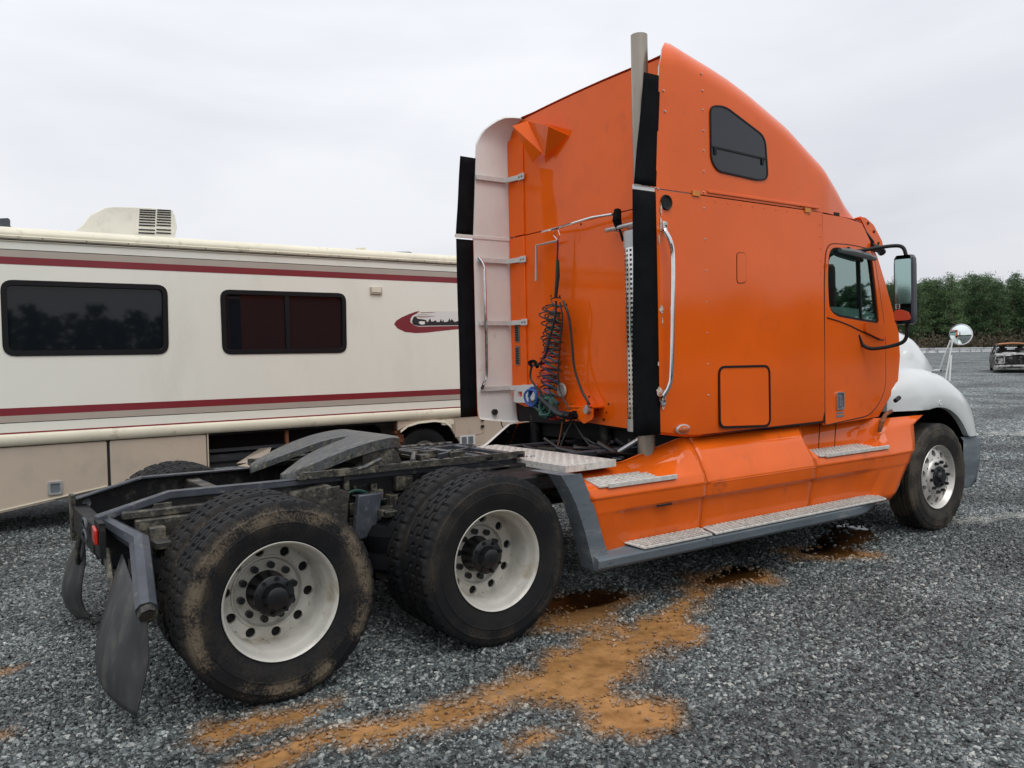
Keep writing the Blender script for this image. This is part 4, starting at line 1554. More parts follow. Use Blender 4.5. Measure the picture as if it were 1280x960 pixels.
b = MB()
ln = [at(x, y, 'y', -.78) for x, y in ((1128, 436), (1140, 443), (1152, 452), (1163, 465))]
b.tube([(G[i][4][0], G[i][4][1]-.003, G[i][4][2]+.003) for i in range(0, 7)], .004, 6)
b.build('bonnet_crease', M['greyplastic'], hood)
# grille closes the front
b = MB(); b.box((7.44, -.56, .75), (7.50, .56, 1.5)); b.build('grille', M['black'], T)

XC, ZC = 6.40, .512
def wing(s):
    G = []
    for i in range(37):
        th = R(-8 + 196*i/36)              # 0 = forward, 180 = back
        c, sn = math.cos(th), math.sin(th)
        deg = math.degrees(th)
        ri = interp(deg, [(-8, .66), (0, .64), (45, .64), (90, .665), (125, .70), (160, .78), (188, .80)])
        # radius of the outer top of the wing at its shoulder
        ro = interp(deg, [(-8, 1.00), (0, 1.00), (20, .97), (40, .98), (60, .98), (90, 1.0), (115, 1.06), (135, 1.1), (160, .92), (188, .88)])
        xs = []
        lip = ri
        pr = [(1.15, lip-.0), (1.205, lip), (1.215, lip+.03), (1.21, lip+.09), (1.205, lip+(ro-lip)*.45), (1.17, lip+(ro-lip)*.78), (1.08, ro*1.0), (.94, ro+.045), (.78, ro+.02), (.62, ro-.05)]
        row = []
        for y, r in pr:
            X = XC+r*c
            Z = ZC+r*sn
            if X > 7.0:                    # front end curls inward round the nose
                y = y - (X-7.0)**1.6*.42
            X = max(X, 5.70)
            if X < 6.1: y = min(y, 1.085+max(0, X-5.72)*.34)
            Z = max(Z, .86 if c > 0 else 1.165)
            row.append((X, y*s, Z))
        G.append(row)
    b = MB()
    b.grid(G)
    o = b.build('front_wing', M['white'], T, angle=50)
    b = MB()
    G2 = []
    for i in range(25):
        th = R(-5+190*i/24)
        G2.append([(XC+.72*math.cos(th), y*s, max(.5, ZC+.72*math.sin(th))) for y in (.72, 1.17)])
    b.grid(G2)
    b.box((5.75, .70*s, .5), (7.2, .72*s, 1.5))
    b.build('wheel_well', M['gap'], o, smooth=False)
    return o
wing_r = wing(-1)
wing(1)
a = at(1176, 504, 'y', -1.22)
b = MB(); b.lathe([(0, .0001), (-.006, .02), (0, .028)], (a.x, -1.213, a.z+.005), 18)
b.build('rubber_plug', M['white'], wing_r)
# bonnet latch strap at the cowl
b = MB()
b.tube([atc(1099, 540, .06), atc(1102, 528, .075), atc(1107, 518, .06), atc(1114, 514, .04)], [.016, .022, .018, .018], 8)
b.build('bonnet_latch', M['rust'], T)
b = MB()
b.tube([atc(1119, 501, .10), atc(1124, 497, .10)], .020, 8)
b.build('latch_keeper', M['black'], T)
# bumper: wraps round the front corner
b = MB()
pth = [(6.90, -1.17), (7.10, -1.20), (7.26, -1.16), (7.38, -1.02), (7.47, -.8), (7.54, -.4), (7.56, 0), (7.54, .4), (7.47, .8), (7.38, 1.02), (7.26, 1.16), (7.10, 1.20), (6.90, 1.17)]
G = []
for x, y in pth:
    k = 0 if abs(y) < 1 else 1
    G.append([(x-.10, y*.93, .84), (x-.02, y*.985, .855), (x, y, .82), (x-.005, y, .60), (x-.02-.03*k, y*.99, .42), (x-.06-.06*k, y*.98, .34), (x-.12, y*.93, .33)])
b.grid(G)
o = b.build('bumper', M['greyplastic'], T, angle=40)
b = MB(); b.box((6.95, -1.1, .36), (7.3, -.9, .84)); b.box((6.95, .9, .36), (7.3, 1.1, .84))
b.build('bumper_inner', M['gap'], o, smooth=False)

# round mirror on the near front wing
def wing_mirror(s):
    d0 = 8.60
    c = at(1201, 418, 'y', -.90) if s < 0 else Vector((7.40, .90, 1.88))
    look = (CAM+Vector((1.9, 1.5, .6))-c).normalized() if s < 0 else Vector((-1, -.3, .05)).normalized()
    q = look.to_track_quat('-Y', 'Z')
    b = MB()
    b.lathe([(0.012, .108), (-.004, .112), (-.004, .102), (.0, .10)], (0, 0, 0), 36)
    b.lathe([(0.012, .108), (.035, .09), (.055, .05), (.06, .0001)], (0, 0, 0), 36)
    b.v = [tuple(c+q@Vector(v)) for v in b.v]
    mo = b.build('wing_mirror', M['chrome'], T)
    b = MB()
    b.lathe([(.0, .103), (-.010, .08), (-.017, .05), (-.0205, .02), (-.021, .0001)], (0, 0, 0), 36)
    b.v = [tuple(c+q@Vector(v)) for v in b.v]
    b.build('mirror_glass', M['mirror'], mo)
    def o2(x, y, yy):
        p_ = at(x, y, 'y', yy)
        return Vector((p_.x, p_.y*(-s), p_.z))
    for pts in ([(1191, 424, -.9), (1186, 452, -.88), (1182, 474, -.86)], [(1188, 426, -.9), (1181, 444, -.82), (1175.5, 460, -.74)], [(1189, 444, -.89), (1188, 460, -.9), (1187, 476, -.9)]):
        b = MB()
        b.tube([o2(*p_) for p_ in pts], .009, 8)
        b.build('mirror_post', M['white'] if len(pts) == 3 else M['chrome'], mo)
    b = MB()
    b.tube([o2(1176, 463, -.72), o2(1168, 463, -.62)], .012, 8)
    b.build('mirror_foot', M['chrome'], mo)
wing_mirror(-1)

# ---------------------------------------------------------------- side skirts
def xs_of(z): return interp(z, [(.33, 2.15), (.43, 2.126), (.81, 1.998), (.97, 1.905)])
def xe_of(z): return interp(z, [(.365, 5.46), (.557, 5.67), (.80, 5.86), (1.11, 6.12)])
def skirt_profile(X):
    ty = interp(X, [(2.5, -.86), (2.75, -.98), (3.0, -1.10), (4.36, -1.125), (4.50, -1.06), (5.35, -1.06), (5.5, -1.15), (6.1, -1.19)])
    tz = interp(X, [(2.4, .935), (2.6, .96), (2.85, 1.06), (3.0, 1.118), (4.5, 1.127), (5.45, 1.125), (5.6, 1.12), (6.1, 1.12)])
    my = interp(X, [(2.62, -.975), (2.95, -1.16), (3.1, -1.185), (4.34, -1.19), (4.47, -1.02), (5.35, -1.02), (5.5, -1.18), (6.1, -1.21)])
    mz = interp(X, [(2.62, .895), (2.95, .99), (3.1, .995), (4.34, 1.0), (4.47, .888), (5.35, .888), (5.5, 1.0), (6.1, 1.06)])
    rec = interp(X, [(2.22, 0), (2.36, 1), (5.02, 1), (5.20, 0)])
    ey = interp(X, [(2.0, -1.255), (5.5, -1.255), (6.1, -1.215)])
    return [(ty, tz), (my, mz), (ey+.005, .872), (ey-.012, .822), (ey-.016, .806), (ey-.008, .795), (ey-.004, .71), (ey+.004+.030*rec, .685), (-1.222+.022*rec, .46), (-1.205+.02*rec, .40)]
def skirt(s):
    for k, (x0, x1) in enumerate(((None, 3.078), (3.086, 4.368), (4.376, None))):
        G = []
        ts = np.linspace(0, 1, 26)
        for t in ts:
            row = []
            for j in range(10):
                z_ = skirt_profile(2.2 if x0 is None else 5.3)[j][1]
                a = xs_of(z_) if x0 is None else x0
                c = xe_of(min(z_, 1.11)) if x1 is None else x1
                X = a+(c-a)*t
                y, z = skirt_profile(X)[j]
                if k == 2 and X > 5.2 and j >= 8:
                    y -= .02
                row.append((X, -y*s, z))
            G.append(row)
        b = MB()
        b.grid(G)
        o = b.build('side_skirt', M['orange_light'], T, angle=170, bevel=.011, bang=14)
        m_ = o.modifiers.new('thick', 'SOLIDIFY'); m_.thickness = 0.012; m_.offset = -1 if s > 0 else -1
        b = MB()
        b.grid([[(x, y-.03*s, z-.004) for x, y, z in row] for row in G])
        b.build('skirt_lining', M['gap'], o, angle=60)
        if k == 0:
            b = MB()
            for ra, rb in zip(G[:-1], G[1:]):
                b.grid([[(ra[0][0], ra[0][1]-.034*s, ra[0][2]+.001), (rb[0][0], rb[0][1]-.034*s, rb[0][2]+.001)], [(ra[0][0], ra[0][1]+.004*s, ra[0][2]+.003), (rb[0][0], rb[0][1]+.004*s, rb[0][2]+.003)]])
            b.build('edge_lip', M['lining'] if s > 0 else M['orange_light'], o)
        if k == 0 and s < 0:
            a = at(830, 631, 'y', -1.25)
            b = MB(); b.box((a.x-.07, -1.262, a.z-.006), (a.x+.07, -1.25, a.z+.006))
            b.build('hand_slot', M['gap'], o)
    # grey lower trim, two lengths, and the rear wheel-arch trim
    for x0, x1 in ((2.02, 3.088), (3.092, 5.45)):
        b = MB()
        G = []
        for X in np.linspace(x0, x1, 14):
            k = interp(X, [(5.0, 1), (5.45, .86)])
            lo = interp(X, [(2.0, .345), (5.1, .335), (5.45, .345)])
            G.append([(X, 1.20*s*k, .452), (X, 1.295*s*k, .425), (X, 1.305*s*k, .41), (X, 1.30*s*k, lo+.02), (X, 1.28*s*k, lo), (X, 1.17*s*k, lo+.004)])
        b.grid(G)
        n = 6
        b.add([G[0][i] for i in range(n)], [tuple(range(n))]).add([G[-1][i] for i in range(n)], [tuple(range(n))])
        b.build('lower_trim', M['greyplastic'], T, angle=25)
    b = MB()
    seg = [(.985, 1.765, 1.915), (.90, 1.825, 1.955), (.79, 1.885, 2.008), (.60, 1.955, 2.07), (.42, 2.005, 2.13), (.345, 2.022, 2.15)]
    b.grid([[(a_, 1.12*s, z), (a_+.0, 1.255*s, z), ((a_+c_)/2, 1.268*s, z), (c_+.01, 1.262*s, z)] for z, a_, c_ in seg])
    b.add([(1.765, 1.12*s, .985), (1.765, 1.255*s, .985), (1.915, 1.262*s, .978), (1.93, .86*s, .97), (1.78, .9*s, .985)], [(0, 1, 2, 3, 4)])
    o = b.build('arch_trim', M['greyplastic'], T, angle=25)
    # running-board treads
    for x0, x1, c0 in ((2.33, 3.085, 2.42), (3.095, 5.30, 3.12)):
        b = MB()
        b.hexa([(c0, 1.308*s, .430), (x1, 1.308*s, .430), (x1-.02, 1.205*s, .462), (x0, 1.205*s, .466), (c0, 1.308*s, .448), (x1, 1.308*s, .446), (x1-.02, 1.205*s, .474), (x0, 1.205*s, .478)])
        o = b.build('running_board', M['tread'], T, bevel=.004)
        b = MB()
        nr = 5
        for k in range(nr):
            f = (k+.5)/nr
            ya, za = 1.308+(1.205-1.308)*f, .449+(.477-.449)*f
            xa = c0+(x0-c0)*f
            x = xa+.02
            while x < x1-.05:
                b.box((x, (ya-.006)*s, za), (x+.035, (ya+.006)*s, za+.007))
                x += .05
        tag(b.build('grip_studs', M['tread'], o, smooth=False), kind='stuff')
    for x0, x1 in ((2.17, 2.72), (4.52, 5.36)):
        b = MB()
        z = .884
        b.hexa([(x0-.10, 1.262*s, z-.012), (x1-.1, 1.262*s, z-.012), (x1, .99*s, z), (x0, .99*s, z), (x0-.10, 1.262*s, z+.004), (x1-.1, 1.262*s, z+.004), (x1, .99*s, z+.014), (x0, .99*s, z+.014)])
        b.box((x0-.02, 1.25*s, z-.02), (x1+.06, 1.272*s, z+.012))
        o = b.build('upper_step', M['tread'], T, bevel=.004)
        b = MB()
        for k in range(5):
            f = (k+.5)/5
            ya = 1.262+(.99-1.262)*f
            za = z+.004+.010*f
            x = x0-.10+.10*f+.02
            while x < x1-.12+.1*f:
                b.box((x, (ya-.009)*s, za), (x+.03, (ya+.009)*s, za+.006))
                x += .045
        tag(b.build('grip_studs', M['tread'], o, smooth=False), kind='stuff')
skirt(-1)
skirt(1)
# joints in the step riser on the near side
b = MB()
for X in (4.72, 4.95):
    b.beam((X, -1.0615, 1.12), (X+.03, -1.0215, .90), .007, .004, upv=(0, 1, .17))
b.build('riser_joint', M['gap'], T, smooth=False)
# dark things under the cab
b = MB()
b.box((3.2, -1.02, .50), (5.3, -.60, .86)).box((3.2, .60, .50), (5.3, 1.02, .86)).box((3.25, -.98, 1.0), (5.5, .98, 1.125))
b.box((2.6, -.44, .62), (5.6, .44, .80)).box((2.2, .62, .40), (5.2, 1.10, .62))
b.build('underbody', M['gap'], T, smooth=False)
for s in (-1, 1):
    b = MB(); b.cyl((2.75, .84*s, .62), (3.18, .84*s, .62), .25, 24)
    b.build('fuel_tank', M['black'], T)
b = MB()
b.box((4.3, -.38, .45), (6.6, .38, 1.3)).cyl((3.4, 0, .72), (4.3, 0, .75), .22, 16)
b.cyl((1.45, 0, .62), (3.4, 0, .72), .06, 12).cyl((.15, 0, .58), (1.2, 0, .60), .05, 12)
b.build('drivetrain', M['grease'], T)
r_ = random.Random(4)
for k in range(9):
    b = MB()
    x0, y0 = r_.uniform(2.75, 3.2), r_.uniform(-.5, .7)
    b.tube(curve_pts([(x0, y0, 1.05), (x0+.1, y0+r_.uniform(-.3, .3), .92), (x0-.2, y0+r_.uniform(-.3, .3), 1.00), (x0+.2, y0+r_.uniform(-.25, .3), .95)], 6), r_.uniform(.012, .022), 7)
    b.build('air_hose', M['blackhose'], T)
for y in (-.05, .95):
    b = MB(); b.cyl((3.2, y, .85), (3.2, y, 1.2), .055, 12); b.build('cab_mount', M['black'], T)
b = MB(); b.tube([(2.98, -.45, .97), (3.10, -.62, 1.10)], .02, 8); b.build('support_rod', M['alu'], T)

# ---------------------------------------------------------------- exhaust
b = MB()
b.tube([(2.80, -.95, .98), (2.80, -.95, 4.02)], .060, 24, cap=False)
b.tube([(2.80, -.95, 3.4), (2.80, -.95, 4.018)], .056, 24, cap=False)
b.tube([(2.80, -.95, .97), (2.80, -.95, 1.35)], .064, 24)
ex = b.build('exhaust_stack', M['pipe'], T)
b = MB()
b.tube([(2.80, -.95, 3.3), (2.80, -.95, 3.31)], .05, 20)
b.build('stack_bore', M['gap'], ex)
sh = []
HX, HY = 2.80, -.95
def shield_pt(a, z, r=.135): return (HX+r*math.cos(a), HY+r*math.sin(a), z)
b = MB()
na, nzz = 30, 76
zz = np.linspace(1.22, 2.52, nzz+1)
aa = [R(40+250*k/na) for k in range(na+1)]
for i in range(nzz):
    for k in range(na):
        if (i % 2 == 1) and (k % 2 == 1):
            continue
        b.add([shield_pt(aa[k], zz[i]), shield_pt(aa[k+1], zz[i]), shield_pt(aa[k+1], zz[i+1]), shield_pt(aa[k], zz[i+1])], [(0, 1, 2, 3)])
hs = b.build('heat_shield', M['chrome'], ex)
b = MB()
for z0, z1 in ((2.50, 2.62), (1.18, 1.27)):
    b.grid([[shield_pt(a, z0, .137) for a in aa], [shield_pt(a, z1, .137) for a in aa]])
b.build('shield_band', M['alu'], ex)
b = MB(); b.cyl((HX, HY, 1.25), (HX, HY, 2.55), .118, 24); b.build('muffler', M['dark'], ex)
b = MB()
pa = R(208)
b.tube(curve_pts([shield_pt(pa, 2.46, .14), shield_pt(pa, 2.42, .19), shield_pt(pa, 2.30, .20), shield_pt(pa, 1.45, .20), shield_pt(pa, 1.34, .19), shield_pt(pa, 1.30, .14)], 5), .015, 8)
b.build('grab_handle', M['chrome'], ex)
b = MB()
b.tube([(2.83, -.9, 2.72), (3.05, -.55, 2.72)], .02, 8).tube([(2.83, -.86, 2.80), (3.06, -.6, 2.66)], .012, 8)
b.build('stack_bracket', M['alu'], ex)

# ---------------------------------------------------------------- hoses on the rear wall
hr = MB()
hr.tube([at(678, 290, 'x', 3.04), at(700, 284, 'x', 2.98), at(740, 272, 'x', 2.98), at(765, 268, 'x', 3.0), at(773, 268, 'x', 3.05)], .012, 8)
hr = hr.build('hose_rail', M['chrome'], T)
b = MB()
b.tube([at(772, 263, 'x', 3.03), at(771, 275, 'x', 3.0), at(774, 287, 'x', 3.02)], [.03, .036, .026], 8)
b.tube([at(774, 285, 'x', 3.0), at(779, 301, 'x', 3.0)], [.008, .012], 6)
b.build('rail_clamp', M['rubber'], hr)
b = MB()
b.tube([at(758, 288, 'x', 3.03), at(775, 284, 'x', 3.0), at(795, 279, 'x', 3.0)], .017, 8)
b.tube([at(760, 288, 'x', 3.05), at(792, 291, 'x', 3.0)], .006, 6)
b.build('cross_tube', M['alu'], hr)
b = MB()
b.tube([at(696.5, 285, 'x', 3.0), at(692, 294, 'x', 3.0), at(697, 300, 'x', 3.0), at(700, 294, 'x', 3.0), at(697, 285, 'x', 3.0)], .005, 6)
b.build('hanger_hook', M['chrome'], hr)
b = MB()
b.tube([at(697, 299, 'x', 3.02), at(697, 312, 'x', 3.02), at(696.5, 325, 'x', 3.02)], .008, 7)
b.tube([at(697, 325, 'x', 3.02), at(697, 345, 'x', 3.02), at(694.5, 372, 'x', 3.02)], [.014, .020, .014], 8)
b.build('hanger_spring', M['blackhose'], hr)
b = MB()
b.tube([at(697, 301, 'x', 3.06), at(670.5, 307, 'x', 3.06), at(670, 351, 'x', 3.06)], .012, 8)
b.build('spare_tube', M['alu'], T)
def coil(name, m, c0, c1, r0, r1, turns, ph, th=.0065, wob=.02, seed=0):
    r_ = random.Random(seed)
    pts = []
    n = int(turns*14)
    for i in range(n+1):
        t = i/n
        a = ph+turns*2*PI*t
        c = Vector(c0).lerp(Vector(c1), t)
        rr_ = r0+(r1-r0)*t + wob*math.sin(t*17+seed)
        pts.append(c+Vector((rr_*.55*math.cos(a), rr_*math.sin(a), .012*math.sin(a*1.0+seed)+.02*math.sin(a))))
    b = MB()
    b.tube(pts, th, 6)
    return b.build(name, m, T)
top_ = at(697, 374, 'x', 3.0); mid_ = at(689, 455, 'x', 3.0); lo_ = at(686, 494, 'x', 3.0)
coil('coiled_hose', M['blackhose'], top_, at(683, 400, 'x', 3.0), .05, .11, 3, 0, seed=1)
coil('coiled_hose', M['blackhose'], at(690, 385, 'x', 3.0), at(690, 440, 'x', 3.0), .10, .12, 6, 1.5, seed=2)
coil('coiled_hose', M['blackhose'], at(693, 380, 'x', 3.0), at(684, 490, 'x', 2.95), .08, .10, 11, 4.0, seed=8)
coil('coiled_hose', M['redhose'], at(697, 385, 'x', 3.02), at(684, 478, 'x', 2.98), .05, .13, 12, .7, seed=3)
coil('coiled_hose', M['blue'], at(690, 430, 'x', 3.0), at(686, 505, 'x', 2.97), .07, .10, 9, 2.2, seed=4)
coil('coiled_hose', M['greenhose'], at(694, 390, 'x', 2.98), at(690, 515, 'x', 2.97), .07, .06, 15, 3.2, seed=5)
def hose(px, m, r, x=2.97, name='air_line', parent=T):
    b = MB()
    b.tube(curve_pts([at(p[0], p[1], 'x', p[2] if len(p) > 2 else x) for p in px], 7), r, 8)
    return b.build(name, m, parent)
hose([(695, 376), (694, 395), (688, 420), (681, 445), (672, 456), (665, 458), (663, 472), (669, 482), (676, 492), (684, 505)], M['blackhose'], .010, 2.93)
hose([(700, 378), (703, 400), (699, 440), (698, 478), (704, 498), (712, 512)], M['blackhose'], .008, 2.95)
hose([(704, 376), (711, 396), (715, 430), (718, 460), (727, 488), (735, 503), (734, 512)], M['blackhose'], .011, 3.02)
hose([(665, 458), (662, 453), (668, 452), (672, 459)], M['rubber'], .016, 2.93)
def loops(name, m, c, r, n, th, seed):
    r_ = random.Random(seed)
    pts = []
    for i in range(n*14):
        a = 2*PI*i/14
        q = Vector((r_.uniform(-.012, .012)+.03*math.sin(a*.37), r*math.cos(a)*(1+.12*math.sin(a*.3)), r*math.sin(a)*(1+.12*math.cos(a*.23))))
        pts.append(c+q)
    b = MB(); b.tube(pts, th, 6)
    return b.build(name, m, T)
loops('blue_air_line', M['blue'], at(666, 497, 'x', 2.93), .082, 4, .010, 2)
loops('green_cable', M['greenhose'], at(684, 508, 'x', 2.93), .085, 5, .013, 3)
loops('green_cable', M['greenhose'], at(677, 505, 'x', 2.95), .07, 3, .012, 6)
loops('red_air_line', M['redhose'], at(692, 517, 'x', 2.97), .055, 2, .007, 4)
hose([(676, 496), (686, 506), (697, 516), (706, 519)], M['blackhose'], .030, 2.92, 'plug_lead')
hose([(706, 519), (714, 520)], M['black'], .036, 2.93, 'electric_plug')
# glad-hand bracket
b = MB()
a0, a1 = at(706, 515, 'x', 2.99), at(741, 515, 'x', 2.99)
b.plate(rounded([(a0.y, a0.z+.01), (a1.y, a1.z+.05), (a1.y, a1.z-.06), (a1.y+.12, a1.z-.105), (a1.y+.20, a1.z-.06), (a0.y, a0.z-.085)], .02, 3), lambda u, v, d: (2.99+d, u, v), .012)
b.box((2.99, a1.y, a1.z+.03), (3.11, a0.y, a1.z+.042))
gb = b.build('coupling_bracket', M['orange_old'], T, bevel=.004)
for px, m_ in (((735, 513), 'alu'), ((719, 520), 'seal')):
    b = MB(); a = at(px[0], px[1], 'x', 2.98)
    b.cyl((2.99, a.y, a.z), (2.95, a.y, a.z), .028, 14).cyl((2.97, a.y, a.z), (2.97, a.y, a.z+.045), .02, 10)
    b.build('gladhand_coupling', M[m_], gb)
b = MB()
a = at(648, 492, 'x', 3.07)
b.plate(rounded([(a.y+.08, a.z-.085), (a.y+.08, a.z+.075), (a.y-.26, a.z+.09), (a.y-.26, a.z-.05), (a.y-.1, a.z-.085)], .012, 2), lambda u, v, d: (3.07+d, u, v), .03,
        [rounded([(a.y+.01, a.z-.03), (a.y+.01, a.z+.02), (a.y-.06, a.z+.02), (a.y-.06, a.z-.03)], .01, 2)])
b.build('hose_plate', M['white'], T, bevel=.003)
b = MB(); a = at(701, 488, 'x', 3.08)
b.lathe([(0, .0001), (-.012, .05), (-.006, .062), (0, .066)], (0, 0, 0), 24)
b.v = [(3.09+y, a.y+x, a.z+z) for x, y, z in b.v]
b.build('floodlight', M['tread'], T)
for z in (1.98, 1.76):
    b = MB(); b.box((3.09, 1.03, z-.09), (3.098, 1.10, z+.09)); pn = b.build('warning_plate', M['greyplastic'], T, bevel=.003)
    b = MB()
    for k in range(7):
        b.box((3.086, 1.042, z-.075+k*.022), (3.09, 1.088, z-.063+k*.022))
    b.build('plate_lines', M['seal'], pn)
hose([(703, 527, 3.05), (700, 545, 3.0), (696, 562, 2.9)], M['rust'], .006, name='brake_cable')
hose([(716, 526, 3.05), (706, 545, 3.0), (699, 562, 2.9)], M['blackhose'], .008)
hose([(717, 526, 3.05), (728, 545, 3.0), (740, 560, 2.9)], M['blackhose'], .009)
hose([(618, 515, 2.95), (625, 522, 2.95), (628, 533, 2.95), (636, 541, 2.95)], M['blackhose'], .006, name='loose_wire')
b = MB(); a = at(618, 515, 'y', 1.15); b.cyl((a.x, 1.16, a.z), (a.x, 1.13, a.z), .028, 14); b.build('lamp_socket', M['dark'], T)

# ---------------------------------------------------------------- frame
def rail(s):
    y = .43*s
    b = MB()
    st = [(-.735, .925, .70), (-.36, 1.018, .74), (.4, 1.012, .745), (2.2, 1.0, .73), (5.4, .98, .72)]
    for (x0, t0, b0), (x1, t1, b1) in zip(st[:-1], st[1:]):
        yi, yo = y-.005*s, y+.004*s
        b.hexa([(x0, yi, b0), (x1, yi, b1), (x1, yo, b1), (x0, yo, b0), (x0, yi, t0), (x1, yi, t1), (x1, yo, t1), (x0, yo, t0)])
    o = b.build('frame_rail', M['black'], T, smooth=False)
    b = MB()
    for (x0, t0, b0), (x1, t1, b1) in zip(st[:-1], st[1:]):
        if s > 0:
            yi, yo = y-.075, y-.003
            b.hexa([(x0, yi, t0-.010), (x1, yi, t1-.010), (x1, yo, t1-.010), (x0, yo, t0-.010), (x0, yi, t0+.002), (x1, yi, t1+.002), (x1, yo, t1+.002), (x0, yo, t0+.002)])
        else:
            yi, yo = y+.06, y-.016
            b.hexa([(x0, yi, t0-.038), (x1, yi, t1-.038), (x1, yo, t1-.038), (x0, yo, t0-.038), (x0, yi, t0+.004), (x1, yi, t1+.004), (x1, yo, t1+.004), (x0, yo, t0+.004)])
    b.build('top_flange', M['rail'], o, bevel=.010 if s < 0 else .003)
    b = MB()
    for (x0, t0, b0), (x1, t1, b1) in zip(st[:-1], st[1:]):
        yi, yo = y-.07*s, y
        b.hexa([(x0, min(yi, yo), b0-.004), (x1, min(yi, yo), b1-.004), (x1, max(yi, yo), b1-.004), (x0, max(yi, yo), b0-.004), (x0, min(yi, yo), b0+.008), (x1, min(yi, yo), b1+.008), (x1, max(yi, yo), b1+.008), (x0, max(yi, yo), b0+.008)])
    b.build('bottom_flange', M['grease'], o)
    return o
rail(-1); rail(1)
for X, z0, z1 in ((-.71, .72, .88), (-.05, .78, .98), (.66, .76, .97), (1.32, .78, .98), (1.95, .78, .985), (2.75, .78, .98)):
    b = MB(); b.box((X-.04, -.424, z0), (X+.04, .424, z1))
    b.build('crossmember', M['grease'] if X > -.5 else M['black'], T, bevel=.008)
# lamp loops at the tail
for z in (.865, .80):
    b = MB()
    b.tube([(-.775, -.13+.075*math.cos(a)-.17, z+.038*math.sin(a)) for a in np.linspace(-.3, PI+.3, 14)], .008, 6)
    b.build('tail_loop', M['rail'], T)
b = MB(); b.box((-.76, .40, .66), (-.735, .50, .94)); b.build('end_plate', M['grease'], T)
b = MB(); b.box((-.745, -.60, .735), (-.715, -.44, .915)); tp = b.build('lamp_bracket', M['black'], T)
b = MB(); b.box((-.765, -.575, .815), (-.746, -.485, .895)); b.v = [(x, y, z+(.4*(-.47-y))*-0.35) for x, y, z in b.v]
b.build('tail_lamp', M['red'], tp, bevel=.006)

# mud-flap hangers and flaps
def mudflap(s):
    P0, P1, P2 = Vector((-.68, -.42, .885)), Vector((-.575, -.72, .815)), Vector((-.63, -1.15, .575))
    def f(v): return Vector((v.x, -v.y*s, v.z))
    b = MB()
    b.tube([f(P0), f(P0.lerp(P1, .6)), f(P1), f(P1.lerp(P2, .5)), f(P2)], [.036, .044, .052, .052, .052], 8)
    ha = b.build('flap_hanger', M['rail'], T, angle=20)
    b = MB()
    b.tube([f(P2), f(P2+Vector((.0, -.03, -.02)))], .044, 8)
    b.build('hanger_cap', M['grease'], ha)
    if s < 0:
        Lp = [at(152, 692, 'y', -.68), at(141, 725, 'y', -.70), at(127, 775, 'y', -.72), at(119, 812, 'y', -.74), at(121, 842, 'y', -.76)]
        Rp = [at(181, 772, 'y', -1.16), at(184, 800, 'y', -1.17), at(184, 830, 'y', -1.18), at(178, 860, 'y', -1.19), at(169, 896, 'y', -1.20)]
    else:
        Lp = [at(103, 668, 'y', .70), at(106, 700, 'y', .70), at(101, 735, 'y', .70), at(103, 755, 'y', .71), at(112, 775, 'y', .72)]
        Rp = [at(95, 676, 'y', 1.15), at(83, 705, 'y', 1.16), at(79, 730, 'y', 1.17), at(82, 752, 'y', 1.18), at(92, 768, 'y', 1.2)]
    Lc, Rc = curve_pts(Lp, 5), curve_pts(Rp, 5)
    G = []
    for i, (l, r__) in enumerate(zip(Lc, Rc)):
        t = i/(len(Lc)-1)
        row = []
        for j in range(9):
            u = j/8
            p_ = l.lerp(r__, u)
            row.append(p_+Vector((-.05*math.sin(u*PI)*math.sin(t*PI*.8), 0, 0)))
        G.append(row)
    b = MB(); b.grid(G)
    o = b.build('mud_flap', M['mudflap'], T)
    m_ = o.modifiers.new('thick', 'SOLIDIFY'); m_.thickness = 0.008
    b = MB()
    b.tube([f(Vector((-.70, -.50, .76))), f(Vector((-.70, -.70, .52))), f(Vector((-.69, -.78, .44)))], .016, 6)
    b.tube([f(Vector((-.70, -.46, .70))), f(Vector((-.70, -.70, .50)))], .012, 6)
    b.build('hanger_brace', M['grease'], ha)
mudflap(-1)
mudflap(1)

